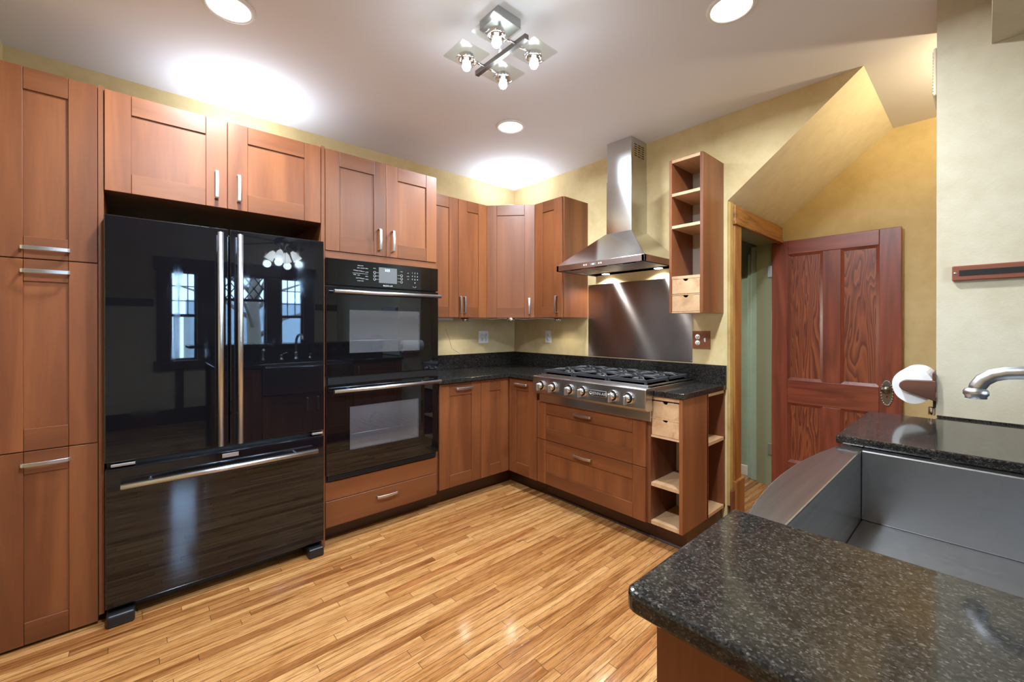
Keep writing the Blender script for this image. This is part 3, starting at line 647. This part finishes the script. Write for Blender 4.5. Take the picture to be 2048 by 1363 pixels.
# ------------------------------------------------------------------ cooktop
t = thing('gas_cooktop', 'stainless steel six burner gas cooktop with front knobs', 'cooktop', (0, -0.945, 0), -PI/2)
CW = 0.915
m = MB(); m.prism([(-0.665, 0.925), (-0.668, 0.812), (-0.640, 0.797), (-0.592, 0.797), (-0.592, 0.8825), (-0.05, 0.8825), (-0.05, 0.932), (-0.60, 0.932), (-0.652, 0.930)], 0, CW, 'x')
m.build('body', 'steelrim', t, 0.003)
MB().box(0.006, CW-0.006, -0.605, -0.593, 0.736, 0.796).build('fascia', 'steelrim', t, 0.001)
MB().box(0.022, CW-0.022, -0.605, -0.06, 0.932, 0.944).build('burner_tray', 'steelrim', t, 0.004)
KX = [0.091, 0.203, 0.353, 0.463, 0.698, 0.806]
def make_knob(x):
    k = MB().lathe([(0.033, -0.666), (0.035, -0.674), (0.033, -0.678), (0.030, -0.678), (0.030, -0.671), (0.001, -0.671)], (x, 0, 0.868), 'y', 28).build('knob', 'chrome', t)
    MB().lathe([(0.0295, -0.672), (0.0295, -0.676), (0.001, -0.676)], (x, 0, 0.868), 'y', 28).build('knob_ring', 'badge', k)
    m = MB(); m.lathe([(0.024, -0.674), (0.022, -0.692), (0.018, -0.702), (0.001, -0.704)], (x, 0, 0.868), 'y', 28)
    m.build('knob_cap', 'chrome', k)
    MB().box(x-0.0075, x+0.0075, -0.722, -0.690, 0.832, 0.884).build('grip', 'satin', k, 0.006, 3)
    return k
for x in KX: make_knob(x)
b = MB().box(0.512, 0.647, -0.6705, -0.664, 0.848, 0.886).build('badge', 'satin', t, 0.002)
MB().box(0.515, 0.644, -0.672, -0.670, 0.851, 0.883).build('badge_face', 'badge', b)
MB().lathe([(0.011, -0.6735), (0.011, -0.671), (0.006, -0.671), (0.006, -0.6735), (0.011, -0.6735)], (0.532, 0, 0.867), 'y', 20, closed=True).build('emblem', 'letter', b)
text('brand_name', 'JENN-AIR', 0.0265, (0.546, -0.6735, 0.866), RA, 'letter', b, 'LEFT', 0.0006)
for k in range(3):
    gx0, gx1 = 0.036+k*0.282, 0.036+k*0.282+0.279; gy0, gy1 = -0.585, -0.085; zt, zb = 0.976, 0.948
    m = MB(); w = 0.006
    for y in (gy0, gy1): m.box(gx0, gx1, y-w, y+w, zb+0.006, zt-0.006)
    for x in (gx0+w, gx1-w): m.box(x-w, x+w, gy0, gy1, zb+0.006, zt-0.006)
    m.box(gx0, gx1, -0.335-w, -0.335+w, zb+0.006, zt)
    for x in (gx0+0.01, gx1-0.01):
        for y in (gy0, -0.335, gy1): m.box(x-0.007, x+0.007, y-0.007, y+0.007, 0.942, zb+0.01)
    cxx = (gx0+gx1)/2
    for cy in (-0.46, -0.21):
        for a in range(4):
            dx, dy = math.cos(a*PI/2+PI/4), math.sin(a*PI/2+PI/4)
            e1 = (cxx+dx*0.16*0.85, cy+dy*0.165*0.74); s1 = (cxx+dx*0.035, cy+dy*0.035)
            m.tube([(e1[0], e1[1], zt-0.012), (s1[0]*0.3+e1[0]*0.7, s1[1]*0.3+e1[1]*0.7, zt), (s1[0], s1[1], zt+0.001), (s1[0], s1[1], zt-0.013)], 0.0052, 6)
        for dx in (-1, 1): m.tube([(cxx+dx*0.134, cy, zt-0.010), (cxx+dx*0.10, cy, zt), (cxx+dx*0.045, cy, zt)], 0.005, 6)
    m.build('grate', 'iron', t)
    for cy in (-0.46, -0.21):
        bb = MB().lathe([(0.045, 0.944), (0.045, 0.951), (0.036, 0.953), (0.036, 0.958), (0.001, 0.958)], (cxx, cy, 0), 'z', 24).build('burner', 'greymetal', t)
        MB().lathe([(0.034, 0.9585), (0.036, 0.963), (0.030, 0.967), (0.001, 0.968)], (cxx, cy, 0), 'z', 24).build('burner_cap', 'iron', bb)

# ------------------------------------------------------------------ steel sheet, hood
t = thing('steel_panel', 'brushed stainless steel sheet on the wall behind the cooktop', 'wall panel', (0, 0, 0))
MB().box(-0.003, -0.0002, -0.931, -1.818, 1.042, 1.632).build('sheet', 'steelpanel', t)
for y, z in ((-0.938, 1.622), (-0.938, 1.052), (-1.81, 1.052), (-1.81, 1.622)): MB().lathe([(0.004, -0.0031), (0.0035, -0.0045), (0.001, -0.005)], (0, y, z), 'x', 12).build('screw', 'chrome', t)
t = thing('range_hood', 'stainless steel chimney range hood above the cooktop', 'range hood', (0, 0, 0))
hx, hy0, hy1 = -0.48, -1.008, -1.740; zr0, zr1, zp = 1.697, 1.738, 1.973
cx0, cy0, cy1 = -0.208, -1.262, -1.474
m = MB(); m.hexa([(hx, hy0, zr1), (hx, hy1, zr1), (0, hy1, zr1), (0, hy0, zr1)], [(cx0-0.006, cy0+0.006, zp), (cx0-0.006, cy1-0.006, zp), (0, cy1-0.006, zp), (0, cy0+0.006, zp)])
m.build('canopy', 'steelhood', t, 0.002)
m = MB(); m.box(hx, hx+0.02, hy0, hy1, zr0, zr1); m.box(hx, 0, hy0, hy0-0.02, zr0, zr1); m.box(hx, 0, hy1, hy1+0.02, zr0, zr1); m.box(-0.11, 0, hy0, hy1, zr0+0.004, zr1); m.box(hx+0.02, -0.11, hy0-0.02, hy1+0.02, zr0+0.02, zr1)
m.build('rim', 'steelrim', t, 0.001)
for k in range(3):
    y = hy0-0.03-k*0.226; f = MB().box(hx+0.035, -0.118, y, y-0.216, zr0+0.006, zr0+0.019).build('filter', 'filter', t, 0.002)
    MB().box(hx+0.05, hx+0.06, y-0.06, y-0.155, zr0+0.003, zr0+0.007).build('filter_latch', 'black', f)
MB().box(cx0, 0, cy0, cy1, zp, 2.360).build('lower_chimney', 'steelhood', t, 0.001)
m = MB(); m.box(cx0+0.004, 0, cy0-0.003, cy1+0.003, 2.358, 2.644); u = m.build('upper_chimney', 'steelhood', t, 0.001)
m = MB()
for r in range(6):
    for c in range(3): m.box(-0.165+c*0.047, -0.165+c*0.047+0.034, cy1+0.0025, cy1+0.004, 2.515+r*0.016, 2.521+r*0.016)
m.build('vent_slots', 'black', u)
MB().box(hx-0.001, hx+0.001, -1.322, -1.372, 1.710, 1.727).build('display', 'lcdbg', t)
text('display_digits', '0:00', 0.012, (hx-0.0012, -1.347, 1.7185), RB, 'lcd', t, 'CENTER', 0.0002)
for y in (-1.268, -1.287, -1.395, -1.413): MB().box(hx-0.002, hx, y+0.005, y-0.005, 1.714, 1.724).build('button', 'white', t, 0.0008)
for y in (-1.150, -1.600):
    l = MB().lathe([(0.030, 1.7015), (0.030, 1.698), (0.024, 1.697), (0.001, 1.697)], (-0.062, y, 0), 'z', 20).build('lamp_lens', 'pucklens', t)
    lamp('SPOT', 'hood_lamp', (-0.062, y, 1.692), P_HOOD, (1, 0.95, 0.86), t, 0.012, None, (2.6, 0.5))

# ------------------------------------------------------------------ wall shelf by the doorway
t = thing('wall_shelf_unit', 'tall narrow open wooden wall shelf with two small birch drawers', 'shelf unit', (0, -1.808, 1.372), -PI/2)
SW, SH = 0.214, 0.966
MB().box(0, 0.017, -0.30, 0, 0, SH).build('side_panel', 'cab', t, 0.001)
MB().box(SW-0.018, SW, -0.30, 0, 0, SH).build('side_panel', 'cab', t, 0.001)
MB().box(0.017, SW-0.018, -0.012, -0.002, 0, SH).build('back_panel', 'shelfback', t)
for z in (0.946, 0.735, 0.532, 0.212, 0.0): MB().box(0.017, SW-0.018, -0.298, -0.012, z, z+(0.018 if z else 0.008)).build('shelf', 'birch', t)
MB().box(0.017, SW-0.018, -0.298, -0.012, 0.110, 0.117).build('shelf', 'birch', t)
small_drawer(t, 0.019, SW-0.020, -0.2985, 0.119, 0.210); small_drawer(t, 0.019, SW-0.020, -0.2985, 0.0095, 0.108)

# ------------------------------------------------------------------ outlets
def outlet(lab, loc, rz, w, h, cols, mat='white'):
    t = thing('wall_outlet', lab, 'outlet', loc, rz, 'electrical outlets')
    MB().box(-w/2, w/2, -0.006, -0.0005, -h/2, h/2).build('cover_plate', mat, t, 0.002)
    for x in cols:
        for z in (0.020, -0.020):
            s = MB().lathe([(0.0165, -0.006), (0.0165, -0.008), (0.001, -0.008)], (x, 0, z), 'y', 20).build('socket', 'white', t)
            m = MB(); m.box(x-0.0075, x-0.0045, -0.0084, -0.0078, z-0.004, z+0.006); m.box(x+0.0045, x+0.0075, -0.0084, -0.0078, z-0.003, z+0.005); m.box(x-0.002, x+0.002, -0.0084, -0.0078, z-0.011, z-0.007)
            m.build('slot', 'black', s)
    return t
outlet('white double outlet with four sockets on the wall left of the corner', (-0.3935, 0, 1.187), 0, 0.113, 0.116, (-0.023, 0.023))
outlet('white single outlet on the wall right of the corner', (0, -0.470, 1.192), -PI/2, 0.072, 0.112, (0.0,))
t = outlet('wooden outlet plate with toggle switch right of the steel sheet', (0, -1.880, 1.1975), -PI/2, 0.118, 0.121, (-0.024,), 'oakplate')
m = MB(); m.box(0.019, 0.029, -0.0075, -0.006, -0.012, 0.012); m.box(0.021, 0.027, -0.016, -0.0075, 0.0, 0.007); m.build('toggle', 'white', t)
for z in (0.030, -0.030): MB().lathe([(0.003, -0.0062), (0.001, -0.0075)], (0.024, 0, z), 'y', 10).build('screw', 'chrome', t)
t = thing('switch_plate', 'white plate edge just showing beside the ovens', 'switch plate', (-0.936, 0, 1.187), 0)
MB().box(-0.036, 0.036, -0.006, -0.0005, -0.058, 0.058).build('cover_plate', 'white', t, 0.002); MB().box(-0.005, 0.005, -0.014, -0.006, -0.01, 0.01).build('toggle', 'white', t)

# ------------------------------------------------------------------ open panel door
t = thing('door_1', 'open reddish stained four panel wooden door', 'door', (0.985, -2.0, 0)); t['kind'] = 'structure'
DW, D0, D1 = 0.772, 0.008, 1.957   # local: width along -y
def yb(a, b): return -b, -a
m = MB()
for a, b in ((0, 0.112), (0.658, DW)): m.box(0, 0.036, *yb(a, b), D0, D1, 0)
for z0, z1 in ((1.850, D1), (0.690, 0.872), (D0, 0.23)): m.box(0.0003, 0.0357, *yb(0.112, 0.658), z0, z1, 1)
for z0, z1 in ((0.23, 0.690), (0.872, 1.850)): m.box(0.0003, 0.0357, *yb(0.338, 0.447), z0, z1, 0)
m.build('door_frame', ['door', 'doorh'], t, 0.003, 2)
for a, b in ((0.108, 0.342), (0.443, 0.662)):
    for z0, z1 in ((0.868, 1.854), (0.226, 0.694)):
        m = MB(); i = 0.022
        m.box(0.014, 0.022, *yb(a, b), z0, z1); pn = m.build('panel', 'firpanel', t)
        mm = MB()
        q = [(-a-0.004, z0+0.004), (-b+0.004, z0+0.004), (-b+0.004, z1-0.004), (-a-0.004, z1-0.004)]; q2 = [(-a-i, z0+i), (-b+i, z0+i), (-b+i, z1-i), (-a-i, z1-i)]
        for k in range(4):
            A, B, C2, D2 = q[k], q[(k+1) % 4], q2[(k+1) % 4], q2[k]
            mm.hexa([(0.004, *A), (0.004, *B), (0.0135, *C2), (0.0135, *D2)], [(0.0138, *A), (0.0138, *B), (0.0139, *C2), (0.0139, *D2)])
        mm.build('moulding', 'door', pn)
e = MB(); n = 24
e.prism([(-0.700+0.034*math.cos(2*PI*k/n), 0.835+0.088*math.sin(2*PI*k/n)) for k in range(n)], -0.006, 0, 'x'); es = e.build('escutcheon', 'bronze', t, 0.002)
m = MB()
for k in range(26): a = 2*PI*k/26; m.lathe([(0.001, -0.012), (0.004, -0.010), (0.0055, -0.006)], (0, -0.700+0.030*math.cos(a), 0.835+0.083*math.sin(a)), 'x', 8)
m.build('beading', 'satin', es)
m = MB(); m.lathe([(0.001, -0.0068), (0.004, -0.0068), (0.004, -0.006)], (0, -0.700, 0.812), 'x', 10); m.box(-0.0068, -0.006, -0.7015, -0.6985, 0.798, 0.812); m.build('keyhole', 'black', es)
MB().lathe([(0.012, -0.006), (0.009, -0.02), (0.010, -0.032), (0.024, -0.040), (0.028, -0.050), (0.022, -0.060), (0.001, -0.064)], (0, -0.700, 0.862), 'x', 24).build('doorknob', 'bronze', t)
for z in (1.73, 0.30): MB().box(-0.004, 0.0, -0.004, 0.026, z-0.045, z+0.045).build('hinge', 'greymetal', t, 0.003)

# ------------------------------------------------------------------ sink counter (peninsula)
t = thing('sink_counter', 'black speckled granite counter around the farmhouse sink in the foreground', 'counter', (0, 0, 0))
arc = [(-2.306+0.022*(1-math.sin(a)), -2.800-0.022*(1-math.cos(a))) for a in [PI/2*k/6 for k in range(7)]]
poly = [(-2.306, -3.50)]+[(x, y) for x, y in arc]
arc = [(-2.284-0.022*math.cos(PI/2*k/6), -2.822+0.022*math.sin(PI/2*k/6)) for k in range(7)]
poly = [(-2.306, -3.50)]+arc+[(-1.903, -2.800), (-1.903, -3.285), (-1.016, -3.285), (-1.016, -2.800), (-0.405, -2.800), (-0.405, -3.0095), (-0.352, -3.0095), (-0.352, -3.50)]
MB().prism(poly, 0.884, 0.914).build('worktop', 'granite', t, 0.007, 3)
MB().box(-0.360, -0.352, -3.50, -3.012, 0.914, 0.922).build('back_strip', 'granite', t)
t = thing('raised_bar', 'raised granite topped breakfast bar behind the sink', 'bar', (0, 0, 0))
MB().box(-2.30, -0.352, -3.62, -3.505, 0, 1.06).build('bar_wall', 'granite', t); MB().box(-2.45, -0.352, -3.86, -3.48, 1.06, 1.09).build('bar_top', 'granite', t, 0.006)
t = thing('sink_base_cabinet', 'wooden base cabinet under the foreground sink counter', 'cabinet', (0, 0, 0))
m = MB(); m.box(-2.272, -2.252, -3.49, -2.835, 0.0, 0.884); m.build('end_panel', 'cab', t, 0.001)
m = MB(); m.box(-2.252, -0.40, -3.49, -3.47, 0.1, 0.884); m.box(-2.252, -1.925, -2.875, -2.855, 0.1, 0.884); m.box(-1.925, -1.0, -2.875, -2.855, 0.1, 0.60); m.box(-1.0, -0.40, -2.875, -2.855, 0.1, 0.884); m.box(-0.42, -0.40, -3.0, -2.875, 0, 0.884); m.box(-2.252, -0.42, -2.93, -2.91, 0, 0.1); m.build('carcass', 'cab', t)
for x, w, z1, hxx in ((-2.25, 0.32, 0.875, 0.05), (-1.918, 0.453, 0.595, 0.40), (-1.462, 0.453, 0.595, 0.05), (-1.0, 0.595, 0.875, 0.05)):
    door(t, x+w, -2.836, 0.105, w, z1-0.105, w-hxx if hxx < 0.2 else w-hxx, (z1-0.105)-0.11, rz=PI)

# sink
t = thing('farmhouse_sink', 'stainless steel farmhouse sink with bowed apron front', 'sink', (0, 0, 0))
n = 16; x0, x1 = -1.918, -1.010
fr = [(x0+(x1-x0)*k/n, -2.818+0.046*(1-((2*k/n)-1)**2)) for k in range(n+1)]
MB().prism(fr+[(x1, -2.877), (x0, -2.877)], 0.615, 0.8835).build('apron_face', 'steelsink', t, 0.004)
bx0, bx1, by0, by1, zb, zt = -1.835, -1.058, -3.262, -2.877, 0.658, 0.8835
m = MB()
m.box(bx0-0.006, bx1+0.006, by0-0.006, by1-0.0005, zb-0.006, zb)                       # floor
m.box(bx0-0.006, bx0, by0, by1-0.0005, zb, zt); m.box(bx1, bx1+0.006, by0, by1-0.0005, zb, zt); m.box(bx0-0.006, bx1+0.006, by0-0.006, by0, zb, zt)
m.build('basin', 'steelbasin', t, 0.003)
m = MB(); m.box(x0, bx0-0.006, by0-0.03, -2.8775, zt-0.006, zt); m.box(bx1+0.006, x1, by0-0.03, -2.8775, zt-0.006, zt); m.box(bx0-0.006, bx1+0.006, by0-0.03, by0-0.006, zt-0.006, zt); m.build('flange', 'steelsink', t)
MB().lathe([(0.055, zb+0.001), (0.055, zb+0.003), (0.040, zb+0.0015), (0.001, zb+0.0015)], (-1.45, -3.07, 0), 'z', 24).build('drain', 'chrome', t)

# faucet set
FX = -1.48
t = thing('faucet', 'brushed nickel gooseneck faucet behind the sink', 'faucet', (FX, -3.39, 0.9143))
MB().lathe([(0.032, 0), (0.032, 0.006), (0.024, 0.014), (0.019, 0.04), (0.022, 0.07), (0.016, 0.085)], (0, 0, 0), 'z', 24).build('base', 'satin', t)
pts = [(0, y, z) for y, z in ((0, 0.08), (0, 0.15), (0.010, 0.195), (0.033, 0.235), (0.070, 0.262), (0.11, 0.276), (0.15, 0.281), (0.19, 0.2815), (0.214, 0.279), (0.233, 0.2725), (0.247, 0.261), (0.2545, 0.247), (0.257, 0.233))]
MB().tube(pts, 0.0135, 18).build('spout', 'satin', t)
MB().lathe([(0.0135, 0.243), (0.0175, 0.2405), (0.0195, 0.236), (0.0195, 0.229), (0.0165, 0.225), (0.0165, 0.221), (0.001, 0.221)], (0, 0.2572, 0.0), 'z', 24).build('spout_tip', 'satin', t)
t = thing('faucet_valve', 'nickel lever handle left of the faucet', 'faucet handle', (FX-0.15, -3.39, 0.914))
MB().lathe([(0.026, 0), (0.026, 0.005), (0.017, 0.015), (0.015, 0.045), (0.019, 0.055), (0.001, 0.06)], (0, 0, 0), 'z', 20).build('base', 'satin', t); MB().tube([(0, 0, 0.055), (0.03, 0.01, 0.07), (0.06, 0.02, 0.078)], [0.008, 0.006, 0.007], 10).build('lever', 'satin', t)
t = thing('side_sprayer', 'nickel side sprayer at the end of the faucet row', 'sprayer', (FX-0.33, -3.39, 0.914))
MB().lathe([(0.024, 0), (0.022, 0.01), (0.014, 0.03), (0.012, 0.08), (0.017, 0.10), (0.001, 0.115)], (0, 0, 0), 'z', 20).build('body', 'satin', t); MB().tube([(0, 0, 0.10), (0, 0.035, 0.118)], [0.015, 0.012], 12).build('nozzle', 'satin', t)
t = thing('soap_dispenser', 'nickel soap pump right of the faucet', 'soap dispenser', (FX+0.15, -3.39, 0.914))
MB().lathe([(0.022, 0), (0.020, 0.01), (0.011, 0.02), (0.011, 0.05), (0.014, 0.055), (0.001, 0.062)], (0, 0, 0), 'z', 20).build('body', 'satin', t); MB().tube([(0, 0, 0.055), (0, 0.03, 0.06), (0, 0.05, 0.054)], 0.005, 10).build('pump_spout', 'satin', t)

# knife strip, towel holder, cover, hook on the wall end
t = thing('knife_strip', 'reddish wooden magnetic knife strip on the beige wall end', 'knife rack', (-0.351, -3.055, 1.5015))
m = MB(); m.box(-0.018, -0.0005, -0.46, 0, -0.0295, 0.0295); m.build('wood_bar', 'redwood', t, 0.003); MB().box(-0.0195, -0.0175, -0.44, -0.020, -0.011, 0.011).build('magnet', 'black', t)
MB().lathe([(0.0045, -0.0182), (0.004, -0.0195), (0.001, -0.0195)], (0, -0.009, 0), 'x', 12).build('screw', 'satin', t)
t = thing('paper_towel_holder', 'dark wooden paper towel holder arm on the wall end', 'towel holder', (-0.362, -3.0095, 1.035))
arm = [(0.0, -0.056), (0.0, 0.030)]+[(0.080+0.032*math.sin(PI*k/14), 0.001+0.026*math.cos(PI*k/14)) for k in range(15)]
MB().prism(arm, -0.012, 0.006, 'x').build('arm', 'walnut', t, 0.003)
MB().prism(arm, 0.285, 0.300, 'x').build('arm', 'walnut', t, 0.003)
m = MB(); m.tube([(0.006, 0.0705, 0), (0.285, 0.0705, 0)], 0.012, 12); m.build('rod', 'walnut', t)
MB().box(-0.010, 0.300, 0.0003, 0.010, 0.030, 0.062).build('mounting_bar', 'walnut', t, 0.002)
m = MB(); n = 40
def rad(a): return 0.9985+0.012*math.sin(3*a+0.5)+0.006*math.sin(7*a)
outer = [(0.0655*rad(2*PI*k/n)*math.cos(2*PI*k/n), 0.0755*rad(2*PI*k/n)*math.sin(2*PI*k/n)) for k in range(n)]; inner = [(0.0205*math.cos(2*PI*k/n), 0.0205*math.sin(2*PI*k/n)) for k in range(n)]
for k in range(n):
    j = (k+1) % n; A, B, C2, D2 = outer[k], outer[j], inner[j], inner[k]
    m.hexa([(0.010, *A), (0.010, *B), (0.010, *C2), (0.010, *D2)], [(0.282, *A), (0.282, *B), (0.282, *C2), (0.282, *D2)])
bmesh.ops.remove_doubles(m.bm, verts=m.bm.verts[:], dist=0.00002)
o = m.build('paper_towel_roll', 'paper'); o.location = (-0.362, -3.0095+0.0705, 1.035); tag(o, 'white paper towel roll held by the wooden holder on the wall end', 'paper towels')
t = thing('wall_hook', 'small chrome hook with dark plate below the paper towel roll', 'hook', (-0.33, -3.0095, 0.955))
MB().box(-0.012, 0.012, 0.0, 0.010, -0.005, 0.035).build('plate', 'black', t, 0.001); m = MB(); m.lathe([(0.010, -0.038), (0.011, -0.030), (0.011, -0.010), (0.009, -0.005)], (0, 0.014, 0), 'z', 16); m.build('cup', 'chrome', t)
t = thing('chime_cover', 'cream ribbed chime cover near the top of the wall end', 'door chime', (-0.2, -3.0095, 2.36))
MB().box(-0.12, 0.10, 0.0, 0.012, -0.10, 0.10).build('cover', 'cream', t, 0.010, 3)
m = MB()
for k in range(14): m.box(-0.11, 0.09, 0.011, 0.0145, -0.088+k*0.013, -0.082+k*0.013)
m.build('ribs', 'cream', t)

# ------------------------------------------------------------------ lamps
for x, y, lab in ((-2.535, -1.008, 'round recessed ceiling light at the top left'), (-0.939, -2.425, 'round recessed ceiling light at the top right'), (-0.933, -1.0, 'round recessed ceiling light in front of the range hood')):
    p = thing('recessed_light', lab, 'ceiling light', (x, y, ZC), 0, 'recessed ceiling lights')
    MB().lathe([(0.098, 0), (0.096, -0.006), (0.082, -0.009), (0.078, -0.004), (0.078, 0.0)], (0, 0, 0), 'z', 40).build('trim_ring', 'white', p)
    MB().lathe([(0.001, -0.0055), (0.0775, -0.0055), (0.0775, -0.003), (0.001, -0.003)], (0, 0, 0), 'z', 40).build('lens', 'lens', p)
    lamp('AREA', 'downlight_lamp', (0, 0, -0.012), P_CAN*(0.80 if y > -2 else 1.0), COOL, p, 0.15)
for x, y, lab in ((-2.56, -2.44, 'round recessed ceiling light above the camera'),):
    p = thing('recessed_light', lab, 'ceiling light', (x, y, ZC), 0, 'recessed ceiling lights')
    MB().lathe([(0.098, 0), (0.096, -0.006), (0.082, -0.009), (0.078, -0.004), (0.078, 0.0)], (0, 0, 0), 'z', 40).build('trim_ring', 'white', p)
    MB().lathe([(0.001, -0.0055), (0.0775, -0.0055), (0.0775, -0.003), (0.001, -0.003)], (0, 0, 0), 'z', 40).build('lens', 'lens', p)
    lamp('AREA', 'downlight_lamp', (0, 0, -0.012), P_CAN*1.35, COOL, p, 0.15)

t = thing('ceiling_light_bar', 'brushed steel four bulb ceiling fixture with square glass plates', 'ceiling light', (-1.625, -1.715, ZC))
MB().box(-0.065, 0.065, -0.065, 0.065, -0.042, 0).build('canopy', 'satin', t, 0.002)
MB().tube([(0, 0, -0.04), (0, 0, -0.155)], 0.007, 12).build('stem', 'satin', t)
MB().box(-0.010, 0.010, -0.172, 0.172, -0.172, -0.150).build('bar', 'bronze', t, 0.001)
for sx in (-1, 1):
    for sy in (-1, 1):
        x, y = sx*0.107, sy*0.105
        a = MB().tube([(0, y, -0.158), (sx*0.085, y, -0.158)], 0.006, 10).build('arm', 'chrome', t)
        MB().box(x-0.073, x+0.073, y-0.073, y+0.073, -0.152, -0.146).build('glass_plate', 'plateglass', a)
        MB().lathe([(0.034, -0.153), (0.036, -0.166), (0.036, -0.172), (0.031, -0.172), (0.030, -0.160), (0.010, -0.154), (0.010, -0.170)], (x, y, 0), 'z', 24, closed=True).build('socket', 'chrome', a)
        MB().lathe([(0.008, -0.165), (0.010, -0.176), (0.018, -0.190), (0.020, -0.202), (0.014, -0.214), (0.001, -0.219)], (x, y, 0), 'z', 20).build('bulb', 'bulb', a)
        m = MB()
        for s in (-1, 1): m.tube([(x+s*0.036, y+0.03, -0.160), (x+s*0.045, y+0.008, -0.170), (x+s*0.046, y-0.014, -0.168)], 0.002, 6)
        m.build('clip', 'chrome', a)
        lamp('POINT', 'bulb_lamp', (x, y, -0.245), P_BULB, COOL, t, 0.035)

# uplights resting on the cabinet tops
for x, y, z, lab in ((-2.35, -0.27, 2.33, 'small uplight lying on top of the cabinet over the refrigerator'), (-0.33, -0.33, UZ+UH, 'small uplight lying on top of the corner cabinet')):
    p = thing('uplight', lab, 'light', (x, y, z), 0, 'uplights on the cabinet tops')
    MB().lathe([(0.05, 0), (0.055, 0.02), (0.05, 0.045), (0.045, 0.045), (0.043, 0.03), (0.001, 0.03)], (0, 0, 0), 'z', 24).build('housing', 'white', p)
    MB().lathe([(0.001, 0.031), (0.042, 0.031), (0.042, 0.034), (0.001, 0.034)], (0, 0, 0), 'z', 24).build('lens', 'lens', p)
    lamp('AREA', 'uplight_lamp', (0, 0, 0.05), P_UP, COOL, p, 0.09, (PI, 0, 0))

# hall pendant behind the wall end, unseen fill bulb added to brighten the closet
t = thing('pendant_light', 'bowl shaped uplight pendant in the hall behind the wall end', 'pendant light', (0.25, -3.42, ZC))
m = MB(); m.lathe([(0.001, -0.30), (0.05, -0.29), (0.10, -0.235), (0.12, -0.205), (0.114, -0.205), (0.095, -0.228), (0.045, -0.28), (0.001, -0.29)], (0, 0, 0), 'z', 32, closed=True); m.build('bowl', 'bronze', t)
m = MB(); m.lathe([(0.05, 0), (0.045, -0.02), (0.001, -0.025)], (0, 0, 0), 'z', 20); m.build('ceiling_rose', 'bronze', t)
for k in range(3): a = k*2*PI/3+0.4; MB().tube([(0.02*math.cos(a), 0.02*math.sin(a), -0.02), (0.117*math.cos(a), 0.117*math.sin(a), -0.207)], 0.002, 6).build('hanging_rod', 'bronze', t)
lamp('POINT', 'pendant_lamp', (0, 0, -0.180), P_HALL, WARM, t, 0.035)
t = thing('closet_fill_light', 'added unseen fill bulb brightening the closet', 'lamp', (0.55, -0.505, 1.35))
MB().box(-0.04, 0.04, -0.03, 0, -0.04, 0.04).build('base', 'white', t, 0.004); MB().lathe([(0.012, -0.03), (0.02, -0.05), (0.028, -0.075), (0.015, -0.10), (0.001, -0.103)], (0, 0, 0), 'y', 16).build('bulb', 'bulb', t)
lamp('POINT', 'closet_fill_lamp', (0, -0.14, 0), 22.0, (0.95, 1.0, 0.98), t, 0.03)

# ceiling fan of the dining end (seen mirrored in the refrigerator)
t = thing('ceiling_fan', 'dark ceiling fan with four lit glass shades at the dining end', 'ceiling fan', (-1.33, -4.60, ZC))
MB().lathe([(0.07, 0), (0.06, -0.04), (0.015, -0.05), (0.015, -0.13), (0.09, -0.15), (0.12, -0.19), (0.10, -0.24), (0.05, -0.26), (0.05, -0.30), (0.001, -0.31)], (0, 0, 0), 'z', 28).build('motor', 'bronze', t)
for k in range(5):
    a = 2*PI*k/5+0.3; c, s = math.cos(a), math.sin(a); q = [(0.13, -0.05), (0.62, -0.068), (0.66, 0), (0.62, 0.068), (0.13, 0.05)]
    MB().hexa([(c*u-s*v, s*u+c*v, -0.205+0.12*v) for u, v in q], [(c*u-s*v, s*u+c*v, -0.198+0.12*v) for u, v in q]).build('blade', 'darkwood', t)
for k in range(4):
    a = PI/2*k+0.5; c, s = math.cos(a), math.sin(a)
    ar = MB().tube([(c*0.03, s*0.03, -0.29), (c*0.09, s*0.09, -0.31), (c*0.12, s*0.12, -0.34)], 0.008, 8).build('light_arm', 'bronze', t)
    m = MB(); m.tube([(c*0.11, s*0.11, -0.33), (c*0.135, s*0.135, -0.36), (c*0.165, s*0.165, -0.41), (c*0.185, s*0.185, -0.44)], [0.02, 0.04, 0.052, 0.06], 16); m.build('shade', 'fanglass', ar)
    lamp('POINT', 'fan_lamp', (c*0.2, s*0.2, -0.50), P_FAN, COOL, t, 0.05)
MB().tube([(0.02, 0.02, -0.31), (0.02, 0.02, -0.62)], 0.002, 6).build('pull_chain', 'bronze', t)
